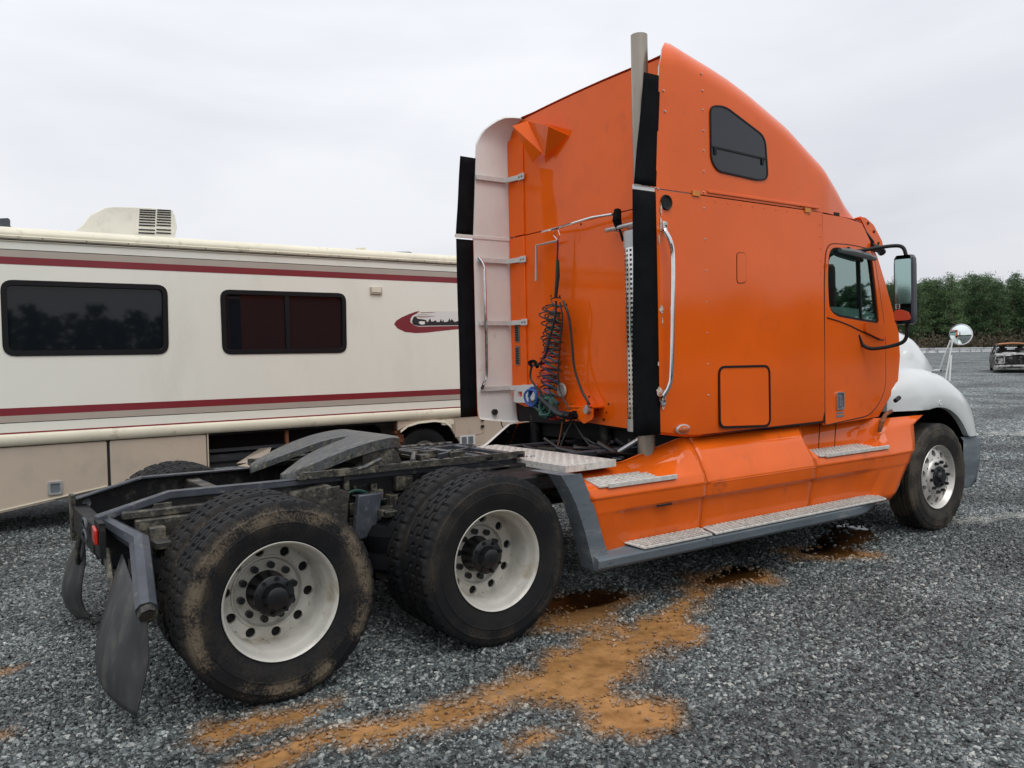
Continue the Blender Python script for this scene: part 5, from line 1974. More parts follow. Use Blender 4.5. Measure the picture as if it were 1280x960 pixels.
# fifth wheel
def fifth():
    fw_ = empty('fifth_wheel', (0, 0, 0)); fw_.parent = T
    def plate_z(x):
        t = min(1.0, (x-.30)/.72)
        return 1.032+.205*(1-(1-t)**1.7) - .03*max(0, x-1.02)/.17
    us = np.concatenate([np.linspace(.315, .75, 10), np.linspace(.78, 1.19, 14)])
    b = MB()
    for s in (-1, 1):
        top_, bot_ = [], []
        for u in us:
            yi = interp(u, [(.315, .29), (.40, .22), (.50, .15), (.62, .105), (.76, .085), (.84, .055), (.88, .02), (.90, 0)])
            yo = interp(u, [(.315, .325), (.38, .385), (.50, .435), (.62, .455), (.80, .462), (.95, .452), (1.05, .415), (1.12, .345), (1.165, .24), (1.185, .13), (1.19, .02)])
            z = plate_z(u)
            row = [(u, (yi+(yo-yi)*k/6)*s, z-(.012 if k in (0, 6) else 0)) for k in range(7)]
            top_.append(row)
        b.grid([[(r__[0][0], r__[0][1], r__[0][2]-.04)]+r__+[(r__[-1][0], r__[-1][1], r__[-1][2]-.065)] for r__ in top_])
        f_ = top_[0]
        b.add([(p_[0], p_[1], p_[2]) for p_ in f_]+[(f_[-1][0], f_[-1][1], f_[-1][2]-.05), (f_[0][0], f_[0][1], f_[0][2]-.03)], [tuple(range(9))])
    b.build('top_plate', M['plate'], fw_, angle=40)
    b = MB()
    b.plate([(.80, -.45), (1.10, -.36), (1.17, 0), (1.10, .36), (.80, .45)], lambda u, v, d: (u, v, plate_z(u)-.046-d), .10)
    b.build('saddle', M['grease'], fw_)
    for s in (-1, 1):
        b = MB()
        b.plate([(.78, 1.05), (1.10, 1.05), (1.02, 1.18), (.86, 1.18)], lambda u, v, d: (u, (.36+d)*s, v), .06)
        b.build('mounting_bracket', M['grease'], fw_, bevel=.005)
        # toothed slide track
        b = MB()
        b.box((.36, (.44 if s > 0 else -.52), 1.018), (2.02, (.52 if s > 0 else -.44), 1.032))
        b.box((.36, (.50 if s > 0 else -.52), 1.03), (2.02, (.52 if s > 0 else -.50), 1.062))
        tr_ = b.build('slide_track', M['grease'], fw_, bevel=.002)
        b = MB()
        x = .40
        while x < 1.98:
            b.box((x, (.455 if s > 0 else -.50), 1.032), (x+.045, (.50 if s > 0 else -.455), 1.060))
            x += .082
        tag(b.build('track_teeth', M['plate'], tr_, bevel=.003), kind='stuff')
        b = MB(); b.box((.40, .30*s, 1.02), (1.4, .40*s, 1.045)); b.build('base_plate', M['grease'], fw_)
    b = MB()
    b.tube([(.70, -.50, 1.045), (.78, -.52, 1.06), (.90, -.50, 1.10)], .014, 7)
    b.tube([(1.15, -.46, 1.06), (1.3, -.2, 1.08), (1.35, .3, 1.07)], .018, 7)
    b.build('release_handle', M['plate'], fw_)
    r_ = random.Random(8)
    for k in range(10):
        b = MB()
        x, y = r_.uniform(1.15, 1.6), r_.uniform(-.4, .4)
        b.box((x, y, 1.02), (x+r_.uniform(.04, .14), y+r_.uniform(.04, .14), 1.02+r_.uniform(.02, .07)))
        b.build('locking_part', M['grease'], fw_, bevel=.004)
fifth()
# frames and catwalk behind the cab
for X in (1.72, 1.98):
    b = MB(); b.box((X-.03, -.52, 1.02), (X+.03, .52, 1.045)); b.build('crossbar', M['rail'], T, bevel=.003)
b = MB()
b.beam((1.55, .30, 1.03), (2.1, .42, 1.03), .03, .03).beam((1.55, -.1, 1.03), (2.05, .2, 1.03), .03, .03).beam((1.3, .35, 1.05), (2.2, .50, 1.02), .05, .02)
b.build('tie_bar', M['rail'], T)
b = MB()
cwk = [(2.02, .48), (2.46, .50), (2.46, -1.00), (1.99, -1.02), (2.0, -.35)]
b.plate(cwk, lambda u, v, d: (u, v, 1.004-d), .05)
cw_ = b.build('catwalk_plate', M['tread'], T, bevel=.004)
b = MB()
r_ = random.Random(2)
k = 0
for X in np.arange(2.05, 2.44, .033):
    for y in np.arange(-.98, .46, .042):
        k += 1
        a = .6 if k % 2 else -.6
        c, s_ = math.cos(a)*.014, math.sin(a)*.014
        b.add([(X-c, y-s_, 1.0045), (X+s_*.3, y-c*.3, 1.0045), (X+c, y+s_, 1.0045), (X-s_*.3, y+c*.3, 1.0045), (X, y, 1.009)], [(0, 1, 4), (1, 2, 4), (2, 3, 4), (3, 0, 4)])
tag(b.build('diamond_pattern', M['tread'], cw_, smooth=False), kind='stuff')
b = MB(); b.box((1.62, -1.0, .86), (1.98, -.55, .955)); b.box((1.3, -.56, .80), (2.2, -.50, .98)); b.build('bracket_box', M['black'], T, bevel=.01)

# axles and suspension
for X in (0, 1.32):
    ax = empty('drive_axle', (0, 0, 0)); ax.parent = T
    b = MB(); b.cyl((X, -1.0, .512), (X, 1.0, .512), .075, 16); b.build('axle_tube', M['grease'], ax)
    b = MB(); b.lathe([(-.2, .06), (-.15, .15), (-.05, .20), (.05, .20), (.15, .15), (.2, .06)], (X, 0, .53), 20); b.build('differential', M['grease'], ax)
    for s in (-1, 1):
        b = MB()
        b.lathe([(0, .0001), (0, .13), (.02, .155), (.06, .155), (.09, .14), (.12, .15), (.17, .155), (.21, .12), (.22, .06), (.26, .05)], (0, 0, 0), 24)
        b.v = [(X-.42+x, .62*s+z, .42+y*1.35) for x, y, z in b.v]
        b.build('air_bag', M['rubber'], ax)
        b = MB()
        b.box((X-.50, .50*s, .76), (X-.34, .72*s, .80)); b.beam((X-.5, .6*s, .40), (X+.45, .52*s, .50), .09, .07); b.box((X-.5, .55*s, .36), (X-.34, .70*s, .43))
        b.build('trailing_arm', M['grease'], ax, bevel=.006)
        b = MB(); b.plate([(X+.35, .40), (X+.60, .40), (X+.66, .92), (X+.52, .98), (X+.30, .95), (X+.28, .75)], lambda u, v, d: (u, (.46+d)*s, v), .10)
        b.build('hanger_bracket', M['grease'], ax, bevel=.01)
        b = MB(); b.tube([(X+.16, .55*s, .50), (X+.24, .52*s, .90)], [.035, .028], 10); b.build('shock_absorber', M['black'], ax)
        b = MB(); b.cyl((X-.02, .80*s, .512), (X-.02, .62*s, .512), .20, 24); b.build('brake_drum', M['hubring'], ax)
        b = MB(); b.cyl((X+.16, .62*s, .66), (X+.16, .44*s, .66), .085, 16); b.cyl((X-.14, .66*s, .68), (X-.14, .50*s, .68), .08, 16); b.build('brake_chamber', M['grease'], ax)
b = MB(); b.plate([(.66, .62), (.80, .64), (.86, .90), (.70, .90)], lambda u, v, d: (u, -.60+d, v), .05); b.build('gusset', M['rail'], T, bevel=.006)
b = MB()
r_ = random.Random(15)
for k in range(26):
    x, y, z = r_.uniform(-.6, 1.9), -.44-r_.uniform(0, .12), r_.uniform(.55, .93)
    b.box((x, y, z), (x+r_.uniform(.03, .12), y+r_.uniform(.02, .1), z+r_.uniform(.03, .10)))
for k in range(22):
    x, z = r_.uniform(-.6, 1.9), r_.uniform(.76, .95)
    b.cyl((x, -.434, z), (x, -.455, z), .014, 6)
tag(b.build('frame_fittings', M['grease'], T, bevel=.003), kind='stuff')
for q0, q1 in (((-.56, -.532, .632), (-.163, -.447, .897)), ((-.503, -.603, .603), (-.421, -.534, .861)), ((-.617, -.5, .899), (-.103, -.449, .943)), ((.503, -.563, .663), (.597, -.538, .967)), ((.213, -.493, .703), (.277, -.449, .897))):
    b = MB(); b.box(q0, q1)
    b.build('suspension_bracket', M['grease'], T, bevel=.008)
r_ = random.Random(33)
for k in range(8):
    b = MB()
    x = -.6+k*.33
    z = .93-.05*(k % 3)
    b.tube(curve_pts([(x, -.45, z), (x+.18, -.47-r_.uniform(0, .05), z-r_.uniform(.02, .10)), (x+.36, -.46, z-.02), (x+.55, -.45, z-r_.uniform(.0, .12))], 6), r_.uniform(.007, .013), 6)
    b.build('frame_air_line', M['blackhose'] if k % 3 else M['greenhose'], T)
for k in range(5):
    b = MB()
    y = r_.uniform(-.35, .35)
    b.tube(curve_pts([(-.6+r_.uniform(0, .4), y, .85), (0, y+r_.uniform(-.2, .2), .78), (.5, y+r_.uniform(-.2, .2), .9), (1.1, y, .84)], 6), .012, 6)
    b.build('frame_air_line', M['blackhose'], T)
b = MB(); b.tube([(6.4, -.95, .50), (6.4, .95, .50)], .06, 10); b.build('steer_axle', M['grease'], T)

# ---------------------------------------------------------------- wheels
RT = .514
def tyre_mesh(name, m, blocks=True, wd=.136):
    n = 232 if blocks else 120
    nrib = 5
    tw = .112
    ribs = []
    for k in range(nrib):
        c = -tw+(2*tw)*(k+.5)/nrib
        ribs.append((c-tw/nrib+.005, c+tw/nrib-.005))
    b = MB()
    rows = []
    for i in range(n):
        a = 2*PI*i/n
        zig = .0075*(abs((i % 8)-4)/2-1) if blocks else 0
        row = []
        # inner sidewall
        sw_ = [(.100, .288), (.110, .298), (.116, .312), (.119, .3135), (.1195, .318), (.126, .340), (wd-.003, .375), (wd, .400), (wd+.0015, .402), (wd+.0015, .407), (wd-.001, .409), (wd-.002, .435), (.133, .455), (.1335, .462), (.129, .466), (.127, .470)]
        for y, r in sw_:
            row.append((-y, r))
        notch = .008 if (i % 4 < 2) else 0
        row.append((-.124, .490-notch*.6))
        row.append((-.118, .505-notch))
        for k, (l, h) in enumerate(ribs):
            z0 = zig if k > 0 else 0
            z1 = zig if k < nrib-1 else 0
            cut = 0
            if blocks:
                ph = (i + (4 if k % 2 else 0)) % 8
                cut = .012 if ph == 0 else 0
            row.append((l+z0, RT-.002-cut))
            row.append((h+z1, RT-.002-cut))
            if k < nrib-1:
                row.append((h+z1+.002, RT-.016))
                row.append((ribs[k+1][0]+zig-.002, RT-.016))
        row.append((.118, .505-notch))
        row.append((.124, .490-notch*.6))
        for y, r in sw_[::-1]:
            row.append((y, r))
        rows.append([(r*math.cos(a), y, r*math.sin(a)) for y, r in row])
    rows.append(rows[0])
    b.grid(rows)
    o = b.build(name, m, angle=28)
    me_ = o.data
    bpy.data.objects.remove(o)
    return me_
def disc_with_holes(b, y, r0, r1, rh, hr, nh=10, th=.012, ph=0.0, ycone=0.0):
    """ring from r0 to r1 carrying nh round holes of radius hr on circle rh"""
    k = 20
    sec = 2*PI/nh
    for q in range(nh):
        a0 = ph+q*sec
        cx, cz = rh*math.cos(a0), rh*math.sin(a0)
        bound = []
        inner = []
        for j in range(k):
            t = 2*PI*j/k
            hx, hz = cx+hr*math.cos(t+a0), cz+hr*math.sin(t+a0)
            inner.append((hx, hz))
            # boundary of the sector in polar space
            ux, uz = math.cos(t), math.sin(t)
            sc_ = 1/max(abs(ux), abs(uz))
            ux, uz = ux*sc_, uz*sc_
            rr_ = (r0+r1)/2+ux*(r1-r0)/2
            aa_ = a0+uz*sec/2
            bound.append((rr_*math.cos(aa_), rr_*math.sin(aa_)))
        def yy(x, z):
            r = math.hypot(x, z)
            return y+ycone*(r-r0)/(r1-r0)
        v = [(x, yy(x, z), z) for x, z in bound]+[(x, yy(x, z), z) for x, z in inner]+[(x, yy(x, z)+th, z) for x, z in inner]
        f = []
        for j in range(k):
            j2 = (j+1) % k
            f.append((j, j2, k+j2, k+j))
            f.append((k+j, k+j2, 2*k+j2, 2*k+j))
        b.add(v, f)
def keep_mesh(o):
    me_ = o.data
    bpy.data.objects.remove(o)
    return me_
# outer drive rim: deep concave face (outside = -Y)
b = MB()
b.lathe([(-.100, .288), (-.120, .297), (-.123, .302), (-.118, .305), (-.112, .300), (-.112, .294), (-.095, .287), (-.060, .281), (-.045, .272), (-.025, .263), (.045, .259), (.085, .256), (.106, .254), (.1118, .2505)], n=72)
disc_with_holes(b, .1125, .188, .256, .2230, .0265, ycone=.0, th=.02)
b.lathe([(.1118, .1955), (.106, .194), (.104, .188), (.108, .183), (.125, .180), (.132, .172), (.132, .110)], n=60)
m_rim_d = keep_mesh(b.build('rim', M['rim'], angle=40))
b = MB()
for k in range(10):
    a = 2*PI*k/10+.3
    b.cyl((.143*math.cos(a), .132, .143*math.sin(a)), (.143*math.cos(a), .10, .143*math.sin(a)), .019, 8)
b.lathe([(.13, .112), (.09, .098), (.03, .092), (.02, .104), (.005, .106), (.0, .098), (-.005, .07), (-.03, .060), (-.045, .055), (-.05, .045), (-.05, .0001)], n=32)
for k in range(8):
    a = 2*PI*k/8
    b.cyl((.093*math.cos(a), .0, .093*math.sin(a)), (.093*math.cos(a), -.016, .093*math.sin(a)), .011, 6)
m_hub_d = keep_mesh(b.build('hub', M['hub'], angle=40))
b = MB()
b.lathe([(.1335, .182), (.1325, .12)], n=40)
m_ring_d = keep_mesh(b.build('mounting_face', M['hubring']))
b = MB()
b.cyl((0, .14, 0), (0, .16, 0), .25, 32)
m_back = keep_mesh(b.build('rim_back', M['gap']))
# steer rim: face near the outside
b = MB()
b.lathe([(-.100, .288), (-.120, .297), (-.123, .302), (-.118, .305), (-.112, .299), (-.104, .291), (-.085, .283), (-.074, .276), (-.074, .268)], n=72)
disc_with_holes(b, -.100, .180, .268, .226, .031, ycone=.026, th=.03)
b.lathe([(-.100, .180), (-.112, .172), (-.118, .163), (-.118, .095)], n=60)
m_rim_s = keep_mesh(b.build('rim', M['rim_alu'], angle=40))
b = MB()
for k in range(10):
    a = 2*PI*k/10+.3
    b.cyl((.143*math.cos(a), -.117, .143*math.sin(a)), (.143*math.cos(a), -.147, .143*math.sin(a)), .017, 8, r2=.014)
b.lathe([(-.05, .115), (-.12, .105), (-.135, .098), (-.14, .06), (-.165, .05), (-.17, .0001)], n=32)
for k in range(6):
    a = 2*PI*k/6
    b.cyl((.078*math.cos(a), -.137, .078*math.sin(a)), (.078*math.cos(a), -.152, .078*math.sin(a)), .01, 6)
m_hub_s = keep_mesh(b.build('hub', M['hub'], angle=40))
m_t_mud = tyre_mesh('tyre', M['tyre_muddy'])
m_t_cln = tyre_mesh('tyre', M['tyre_clean'])
m_t_str = tyre_mesh('tyre', M['tyre_steer'], blocks=False, wd=.14)
def wheel(x, y, s, kind, rot):
    e = bpy.data.objects.new('wheel', None)
    C.objects.link(e)
    e.parent = T
    e.location = (x, y, RT-.004)
    e.rotation_euler = (0, rot, 0) if s < 0 else (0, rot, PI)
    tm = {'mud': m_t_mud, 'clean': m_t_cln, 'steer': m_t_str, 'inner': m_t_cln, 'innermud': m_t_mud}[kind]
    part('tyre', tm, e)
    if kind in ('mud', 'clean'):
        part('rim', m_rim_d, e); part('hub', m_hub_d, e); part('mounting_face', m_ring_d, e); part('rim_back', m_back, e)
    elif kind == 'steer':
        part('rim', m_rim_s, e); part('hub', m_hub_s, e)
        bk = part('rim_back', m_back, e, (0, -.17, 0))
YD = 1.205-.123
for x, k, rt_ in ((0, 'mud', .14), (1.32, 'clean', .5)):
    for s in (-1, 1):
        wheel(x, YD*s, s, k, rt_)
        wheel(x, (YD-.335)*s, s, 'innermud' if k == 'mud' else 'inner', rt_+.3)
for s in (-1, 1):
    wheel(6.40, 1.065*s, s, 'steer', .2)

# ================================================================== MOTOR HOME
rv = empty('motor_home', (1.8, 6.0, 0))
RVO = Vector((1.8, 6.0, 0))
tag(rv, 'cream and beige motor home with maroon stripes and dark windows standing behind the tractor', 'motor home')
class RB(MB):
    def build(s, *a, **k):
        s.v = [(x-RVO.x, y-RVO.y, z) for x, y, z in s.v]
        return MB.build(s, *a, **k)
YR = 4.80
XL, XRR = -3.6, 7.3
def rvplate(name, uv, th, m, parent, out=0.0, holes=(), bevel=0):
    b = RB()
    b.plate(uv, lambda u, v, d: (u, YR-out+d, v), th, holes)
    return b.build(name, m, parent, bevel=bevel)
def rpx(px, yy=YR): return [(q.x, q.z) for q in (at(x, y, 'y', yy) for x, y in px)]
w1 = rounded([(-.850, 1.893), (.765, 1.893), (.775, 2.672), (-.850, 2.672)], .11, 5)
w2 = rounded([(1.395, 1.882), (2.970, 1.882), (2.980, 2.640), (1.390, 2.640)], .10, 5)
w3 = rounded([(-3.2, 1.89), (-1.7, 1.89), (-1.7, 2.67), (-3.2, 2.67)], .10, 5)
rvplate('side_wall', [(XL, 1.06), (XRR, 1.06), (XRR, 3.095), (XL, 3.095)], .04, M['rv'], rv, holes=[w1, w2, w3])
for wv_, split in ((w1, None), (w2, 2.20), (w3, None)):
    gl_ = rvplate('window', wv_, .01, M['tintglass'], rv, out=-.022)
    fo_ = rvplate('window_frame', shrink(wv_, -.012), .03, M['seal'], gl_, out=.012, holes=[shrink(wv_, .045)], bevel=.004)
    if split:
        b = RB(); b.box((split-.028, YR-.006, 1.92), (split+.028, YR+.03, 2.60)); b.build('sliding_stile', M['seal'], gl_, bevel=.004)
# room seen dimly behind the big window: curtain pleats inside the glass frame
for z0, z1, mk, out in ((2.848, 2.925, 'maroon', .003), (2.925, 2.998, 'rvtan', .0025), (1.255, 1.335, 'maroon', .003), (1.183, 1.255, 'rvtan', .0025), (1.062, 1.078, 'maroon', .004)):
    rvplate('stripe', [(XL, z0), (XRR, z0), (XRR, z1), (XL, z1)], .004, M[mk], rv, out=out)
for z0, z1 in ((2.998, 3.006), (1.176, 1.183)):
    rvplate('joint_line', [(XL, z0), (XRR, z0), (XRR, z1), (XL, z1)], .003, M['gap'], rv, out=.0015)
# roof edge moulding and roof
b = RB()
prof = [(4.80, 3.085), (4.785, 3.09), (4.785, 3.112), (4.768, 3.118), (4.762, 3.14), (4.775, 3.150), (4.772, 3.17), (4.79, 3.205), (4.84, 3.235), (4.95, 3.26), (5.3, 3.285), (6.0, 3.30), (6.7, 3.285), (7.05, 3.26), (7.16, 3.235), (7.21, 3.20), (7.23, 3.09)]
b.grid([[(x, y, z) for y, z in prof] for x in np.linspace(XL, XRR, 30)])
for x in (XL, XRR):
    b.add([(x, y, z) for y, z in prof], [tuple(range(len(prof)))])
b.build('roof', M['cream'], rv, angle=40)
b = RB(); b.box((XL, 4.781, 3.099), (XRR, 4.790, 3.108)); b.build('gutter_line', M['gap'], rv)
b = RB()
for k in range(26):
    x = -3.4+k*.42
    b.cyl((x, 4.77, 3.128), (x, 4.757, 3.128), .006, 6)
tag(b.build('moulding_screws', M['dark'], rv), kind='stuff')
# belt moulding
b = RB()
prof = [(4.80, 1.062), (4.775, 1.058), (4.765, 1.045), (4.757, 1.02), (4.757, .985), (4.77, .955), (4.785, .935), (4.81, .930)]
b.grid([[(x, y, z) for y, z in prof] for x in np.linspace(XL, XRR, 12)])
b.build('belt_moulding', M['cream'], rv, angle=50)
# the other three walls and the underside
b = RB(); b.box((XL, 4.84, .95), (XL+.04, 7.2, 3.12)); b.build('front_wall', M['rv'], rv)
b = RB(); b.box((XRR-.04, 4.84, .45), (XRR, 7.2, 3.12)); b.build('back_wall', M['rv'], rv)
b = RB(); b.box((XL, 7.18, .45), (XRR, 7.22, 3.12)); b.build('far_wall', M['rv'], rv)
b = RB(); b.box((XL, 4.86, .90), (XRR-.05, 7.17, .94)); b.box((XL+.2, 5.5, .35), (1.1, 7.1, .9)); b.box((4.8, 5.2, .5), (7.2, 7.1, .9)); b.box((1.15, 5.6, .42), (3.6, 7.1, .9))
b.build('floor_frame', M['dark'], rv, smooth=False)
# compartment doors; the skirt rises to the rear
def zb(x): return interp(x, [(-3.6, .22), (-.94, .235), (.11, .392), (1.2, .45), (4.9, .48), (7.3, .50)])
b = RB(); b.plate([(1.175, .50), (1.19, .50), (1.19, .93), (1.175, .93)], lambda u, v, d: (u, 4.80+d, v), .5); b.build('bay_side', M['rvbeige'], rv)
for x0, x1, hnd in ((-3.5, -2.3, 0), (-2.28, -.98, 1), (-.965, .092, 1), (.122, 1.165, 0)):
    o = rvplate('locker_door', rounded([(x0, zb(x0)), (x1, zb(x1)), (x1, .922), (x0, .922)], .02, 2), .035, M['rvbeige'], rv, out=-.006, bevel=.005)
    b = RB(); b.beam((x0+.01, YR+.004, zb(x0)+.03), (x1-.01, YR+.004, zb(x1)+.03), .012, .012); b.build('bottom_lip', M['cream'], o)
    if hnd:
        hx, hz = (x0+x1)/2, .445
        if abs(x0+.965) < .01: hx, hz = -.428, .452
        b = RB(); b.plate(rounded([(hx-.07, hz-.075), (hx+.07, hz-.075), (hx+.07, hz+.075), (hx-.07, hz+.075)], .02, 3), lambda u, v, d: (u, YR-.012+d, v), .02, [rounded([(hx-.045, hz-.05), (hx+.045, hz-.05), (hx+.045, hz+.05), (hx-.045, hz+.05)], .015, 3)])
        lf = b.build('latch_frame', M['alu'], o, bevel=.003)
        b = RB(); b.box((hx-.046, YR-.002, hz-.051), (hx+.046, YR+.0, hz+.051)); b.build('latch_cup', M['greyplastic'], lf)
b = RB(); b.box((.094, YR+.01, .39), (.120, YR+.05, .93)); b.box((-.98, YR+.01, .25), (-.966, YR+.05, .93)); b.build('door_gap', M['gap'], rv)
# open bay: shelf, hanging panel, strut
b = RB(); b.box((1.2, 5.58, .5), (3.6, 5.6, .93)).box((1.2, 4.9, .50), (3.6, 5.6, .53)); b.build('bay_lining', M['dark'], rv)
b = RB(); b.box((1.3, 5.2, .66), (2.4, 5.25, .70)).box((1.25, 5.3, .53), (1.9, 5.5, .62)); b.build('bay_shelf', M['greyplastic'], rv)
b = RB()
qa = [at(291, 583, 'y', 4.92), at(325, 561, 'y', 5.05), at(339, 560, 'y', 4.95), at(331, 586, 'y', 4.86)]
b.add(qa, [(0, 1, 2, 3)])
o = b.build('hanging_panel', M['rvbeige'], rv, smooth=False); m_ = o.modifiers.new('thick', 'SOLIDIFY'); m_.thickness = .015
b = RB()
p0, p1 = at(358, 537, 'y', 4.9), at(358.5, 556, 'y', 4.9)
b.beam(p0, p1+Vector((0, 0, -.15)), .05, .04, upv=(1, 0, 0)); b.build('rusty_brace', M['rust'], rv)
b = RB()
p0 = at(497, 527, 'y', 4.92)
for k in range(6):
    b.box((p0.x-.06+.02*(k % 2), 4.88, p0.z-.06*k-.05), (p0.x+.07-.02*(k % 3), 4.98, p0.z-.06*k))
b.cyl((p0.x, 4.86, p0.z-.03), (p0.x, 5.0, p0.z-.03), .05, 10).cyl((p0.x+.03, 4.87, p0.z-.25), (p0.x+.03, 5.0, p0.z-.25), .045, 10)
b.build('rusty_spring_hanger', M['rust'], rv, bevel=.01)
# panels round and behind the rear wheel
rear = rpx([(515, 528), (566, 522), (567, 547), (575, 548), (575, 556), (566, 557)])
arch = [(3.70, .932), (3.70, .80), (3.83, .86), (4.0, .895), (4.25, .905), (4.42, .88), (4.52, .80), (4.66, .60), (4.74, .49), (7.28, .50), (7.28, .932)]
rvplate('rear_skirt', arch, .035, M['rvbeige'], rv, out=-.004)
b = RB()
ap = [(3.72, .79), (3.83, .86), (4.0, .897), (4.25, .907), (4.42, .882), (4.53, .80)]
b.grid([[(x, 4.80, z) for x, z in ap], [(x, 4.765, z+.012) for x, z in ap], [(x, 4.76, z-.02) for x, z in ap]])
b.build('wheel_arch_lip', M['cream'], rv)
o = rvplate('fuel_door', rpx([(569, 524), (606, 519), (606, 540), (598, 543), (569, 547)]), .006, M['rvbeige'], rv, out=.002, bevel=.002)
for px, py in ((602.5, 524.5), (602.5, 533)):
    a = at(px, py, 'y', YR); b = RB(); b.cyl((a.x, YR-.002, a.z), (a.x, YR-.03, a.z), .024, 12); b.build('knob', M['dark'], o)
a = at(558.5, 528, 'y', YR); b = RB(); b.plate(rounded([(a.x-.10, a.z-.035), (a.x+.10, a.z-.035), (a.x+.10, a.z+.04), (a.x-.10, a.z+.04)], .03, 3), lambda u, v, d: (u, YR-.03+d, v), .03)
b.build('marker_light', M['cream'], rv, bevel=.008)
a = at(584, 550, 'y', YR)
b = RB(); b.box((a.x-.13, YR-.014, a.z-.07), (a.x+.13, YR-.004, a.z+.07)); o = b.build('vent_box', M['white'], rv)
for k in range(2):
    b = RB(); b.box((a.x-.10+.11*k, YR-.02, a.z-.05), (a.x-.02+.11*k, YR-.0145, a.z+.05)); b.build('louvre', M['greyplastic'], o)
# small porch lamp
a = at(469.5, 363, 'y', YR)
b = RB(); b.box((a.x-.085, YR-.03, a.z-.055), (a.x+.085, YR-.001, a.z+.045)); o = b.build('porch_lamp', M['rvbeige'], rv, bevel=.006)
b = RB(); b.box((a.x-.068, YR-.038, a.z-.03), (a.x+.068, YR-.0305, a.z+.035)); b.build('lens', M['cream'], o, bevel=.003)
# painted landscape emblem
def flat(name, px, m, parent, out, n=6):
    pts = [(q.x, q.z) for q in (at(x, y, 'y', YR) for x, y in px)]
    b = RB(); b.plate(pts, lambda u, v, d: (u, YR-out+d, v), .001)
    return b.build(name, m, parent, smooth=False)
def zp(pts): return [(480+x/10.667, 380+y/10.667) for x, y in pts]
em = flat('emblem', zp([(135, 270), (160, 225), (230, 180), (330, 135), (430, 100), (480, 95), (410, 145), (355, 190), (350, 240), (390, 280), (460, 305), (620, 300), (1400, 285), (1400, 318), (990, 335), (700, 365), (560, 382), (420, 388), (280, 372), (180, 325)]), M['maroon'], rv, .002)
flat('emblem_field', zp([(375, 160), (440, 125), (600, 100), (1400, 90), (1400, 283), (620, 296), (460, 300), (395, 275), (360, 235), (357, 200)]), mat('emblem_white', (.72, .71, .68), .4), em, .0032)
for i, (y0, x0, x1) in enumerate([(112, 470, 700), (140, 430, 640), (163, 420, 700), (180, 450, 620)]):
    flat('emblem_streak', zp([(x0, y0), (x1, y0-4), (x1-60, y0+5), (x0+30, y0+10)]), M['rvtan'] if i % 2 else mat('emblem_brown', (.25, .12, .09), .5), em, .0038)
tr_ = [(385, 272), (372, 230), (385, 190), (400, 165), (430, 170), (445, 195), (470, 200), (520, 205), (560, 215), (575, 245), (590, 230), (612, 190), (630, 235), (660, 232), (685, 215), (705, 240), (740, 240), (755, 200), (775, 240), (785, 205), (800, 242), (850, 235), (870, 190), (885, 225), (900, 200), (940, 240), (990, 225), (1060, 180), (1110, 240), (1200, 200), (1300, 245), (1400, 240), (1400, 276), (620, 288), (460, 292), (400, 278)]
flat('emblem_trees', zp(tr_), mat('emblem_black', (.015, .012, .014), .5), em, .0045)
flat('emblem_cabin', zp([(460, 240), (490, 228), (545, 235), (540, 268), (500, 275), (470, 262)]), M['rv'], em, .0055)
# roof equipment
def roofbox(px, y0, y1, name, m, parent=rv, bevel=.01):
    pts = [(q.x, q.z) for q in (at(x, y, 'y', y0) for x, y in px)]
    b = RB(); b.plate(pts, lambda u, v, d: (u, y0+d, v), y1-y0)
    return b.build(name, m, parent, bevel=bevel)
ac_px = [(92, 296), (95, 287), (103, 281), (113, 268), (130, 259.5), (150, 258), (185, 259), (213, 262), (219, 269), (221.5, 284), (219, 296), (214, 303)]
ac = roofbox(ac_px, 5.55, 6.25, 'air_conditioner', M['fridge'], bevel=.03)
b = RB()
def acp(px, py, d=0): 
    q = at(px, py, 'y', 5.55); return (q.x, 5.55-d, q.z)
b.add([acp(171, 260.5, .004), acp(216, 263.5, .004), acp(218, 292, .004), acp(168, 292, .004)], [(0, 1, 2, 3)])
gp = b.build('grille_panel', M['fridge'], ac)
rows_ = [262.5, 265.3, 268.2, 271.3, 274.6, 278, 281.5, 287, 291]
for i, yv in enumerate(rows_):
    for x0, x1 in ((174.5-.35*i*.5, 194.5-.15*i), (196.5-.15*i, 213.5)):
        b = RB()
        a, c = Vector(acp(x0, yv, .007)), Vector(acp(x1, yv+.9, .007))
        b.beam(a, c, .006, .016)
        b.build('slot', M['gap'], gp, smooth=False)
roofbox([(-6, 287), (-6, 273), (11, 272.5), (13, 275), (13, 283), (18, 284.5), (18, 289), (0, 292)], 5.3, 5.6, 'roof_fitting', M['rail'])
roofbox([(306, 308), (308, 304.5), (340, 306), (343, 311), (330, 312)], 5.8, 6.3, 'roof_hatch', M['cream'])
roofbox([(418, 315), (419, 310), (424, 309.5), (426, 316)], 5.6, 5.66, 'vent_stub', M['cream'], bevel=.003)
roofbox([(448, 318), (447.5, 309.5), (457.5, 309.5), (457.5, 318)], 5.5, 5.58, 'vent_pipe', M['cream'], bevel=.003)
rc = roofbox([(478, 318), (488, 316.5), (522, 319), (522, 324), (490, 323)], 5.6, 6.1, 'vent_lid', M['cream'], bevel=.004)
roofbox([(488, 316.5), (495, 314.5), (512, 314.5), (520, 317.5), (518, 319), (490, 318)], 5.62, 6.0, 'lid_cap', M['greyplastic'], rc, bevel=.004)
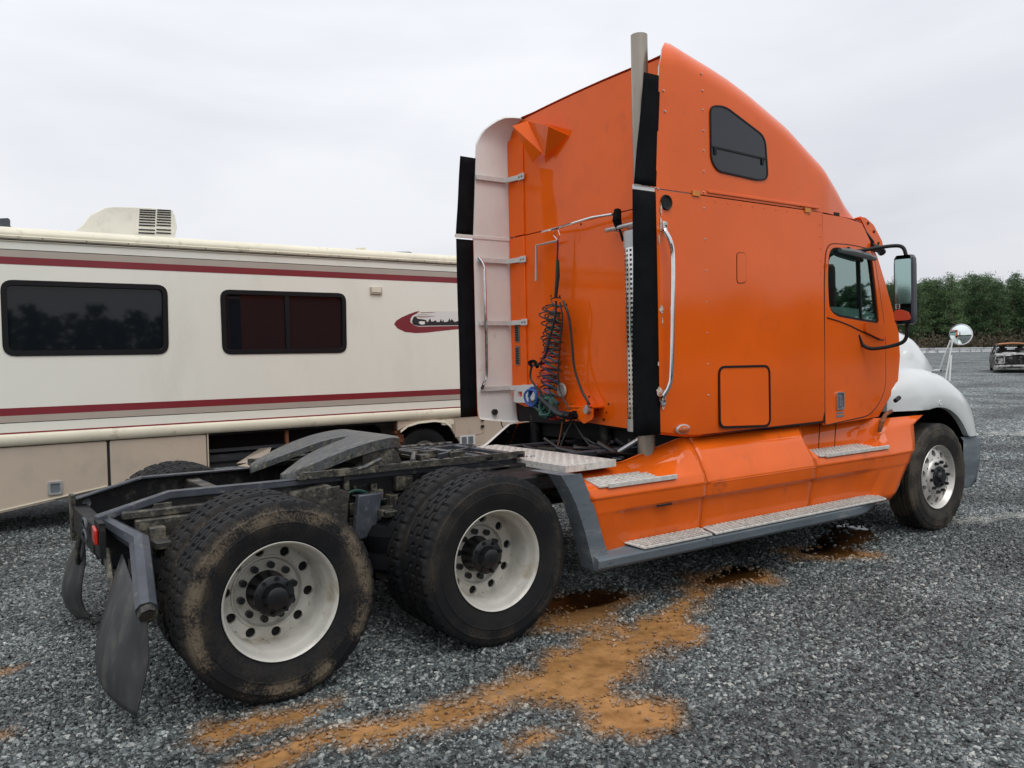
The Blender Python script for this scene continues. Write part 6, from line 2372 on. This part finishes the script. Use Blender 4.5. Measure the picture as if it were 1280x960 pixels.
# wheels
b = MB()
b.lathe([(-.11, .22), (-.12, .25), (-.13, .32), (-.12, .38), (-.10, .40), (0, .405), (.10, .40), (.12, .38), (.13, .32), (.12, .25), (.11, .22)], n=40)
m_rvt = keep_mesh(b.build('tyre', M['tyre_clean']))
b = MB(); b.lathe([(-.115, .225), (-.10, .21), (-.04, .20), (-.03, .12), (-.08, .10), (-.09, .0001)], n=30)
m_rvr = keep_mesh(b.build('rim', M['alu']))
for x in (4.13, -2.5):
    for y, s in ((4.97, 1), (7.03, -1)):
        e = bpy.data.objects.new('wheel', None); C.objects.link(e); e.parent = rv
        e.location = (x-RVO.x, y-RVO.y, .40); e.rotation_euler = (0, 0, 0 if s > 0 else PI)
        part('tyre', m_rvt, e); part('rim', m_rvr, e)

# ================================================================== BURNT-OUT CAR
dcar = 38.0
latc = (1270-640)/F_PX*dcar
pc = Vector((CAM.x, CAM.y, 0)) + fr_h*dcar + rt_h*latc
car = empty('burnt_out_car', (pc.x, pc.y, ground_z(pc.x, pc.y)-.01), math.atan2(-rt_h.y*-1, rt_h.x) + R(-8))
vdir = pc-CAM
car.rotation_euler = (0, 0, math.atan2(vdir.y, vdir.x)-PI/2+R(4))
tag(car, 'charred burnt-out car with a rusty roof and no glass far across the gravel yard', 'car')
# local: x to the right in the picture, y away from the camera, front bumper at y = 0
b = MB()
G = []
sec = [(.10, .30, .62, .80, .84), (.45, .22, .66, .88, .86), (1.2, .20, .70, .90, .95), (2.2, .2, .7, .9, .95), (3.2, .2, .7, .9, .95), (4.1, .22, .68, .88, .98), (4.35, .3, .66, .84, .95)]
for y, zlo, zm, hw, zt in sec:
    G.append([(-hw*.93, y, zlo), (-hw, y, zm*.75), (-hw*.98, y, zm+.08), (-hw*.88, y, zt)] )
b.grid(G).grid([[(-x, y, z) for x, y, z in r__] for r__ in G])
body = b.build('body_side', M['char'], car, angle=25)
b = MB()
b.grid([[(x, y, z+.03*math.sin(x*7+y*3)-.04*abs(x)) for x in np.linspace(-.78, .78, 9)] for y, z in ((.12, .84), (.4, .90), (.8, .95), (1.2, .97))])
b.build('bonnet', M['ash'], car)
b = MB()
for x0, x1 in ((-.82, -.42), (.42, .82)):
    b.box((x0, .06, .44), (x1, .10, .50)).box((x0, .06, .78), (x1, .10, .82)).box((x0, .06, .44), (x0+.05, .10, .82)).box((x1-.05, .06, .44), (x1, .10, .82))
    b.cyl(((x0+x1)/2, .10, .62), ((x0+x1)/2, .16, .62), .13, 12)
b.build('headlamp_frame', M['ash'], car)
b = MB()
for k in range(6):
    b.box((-.4, .08, .46+.06*k), (.4, .10, .475+.06*k))
b.box((-.03, .06, .44), (.03, .1, .82)); b.box((-.8, .3, .35), (.8, .5, .80))
b.build('grille_frame', M['char'], car)
b = MB(); b.box((-.88, -.06, .16), (.88, .10, .38)); b.build('bumper', M['ash'], car, bevel=.04)
b = MB(); b.box((-.86, -.07, .23), (.86, -.05, .30)); b.build('bumper_slot', M['char'], car)
b = MB()
for s in (-1, 1):
    b.tube([(.80*s, 1.15, .95), (.64*s, 1.85, 1.38)], .035, 6).tube([(.64*s, 1.85, 1.38), (.62*s, 3.5, 1.38), (.74*s, 4.0, .98)], .035, 6).tube([(.66*s, 2.65, 1.40), (.82*s, 2.65, .93)], .04, 6)
    b.box((.78*s, 1.2, .88), (.84*s, 4.1, .96))
b.build('window_pillars', M['char'], car)
b = MB()
b.grid([[(x, y, 1.375+.055*(1-(x/.68)**2)+zo) for x in np.linspace(-.68, .68, 9)] for y, zo in ((1.78, -.02), (2.1, .01), (2.8, .02), (3.4, 0), (3.55, -.03))])
o = b.build('roof', M['burnroof'], car); m_ = o.modifiers.new('thick', 'SOLIDIFY'); m_.thickness = .04
b = MB()
for x in (-.4, .35):
    b.box((x-.2, 2.3, .7), (x+.2, 2.42, 1.18)); b.box((x-.12, 2.32, 1.18), (x+.12, 2.40, 1.3))
b.box((-.6, 3.3, .6), (.6, 3.4, 1.1)); b.box((-.8, 1.2, .7), (.8, 1.35, .92))
b.build('seat_frame', M['char'], car)
for x in (-.78, .78):
    for y in (.85, 3.45):
        b = MB(); b.cyl((x-.09, y, .28), (x+.09, y, .28), .28, 18); b.build('wheel', M['char'], car)
# dark interior and rear lower
b = MB(); b.box((-.8, .5, .22), (.8, 4.2, .34)); b.build('floor_pan', M['char'], car)
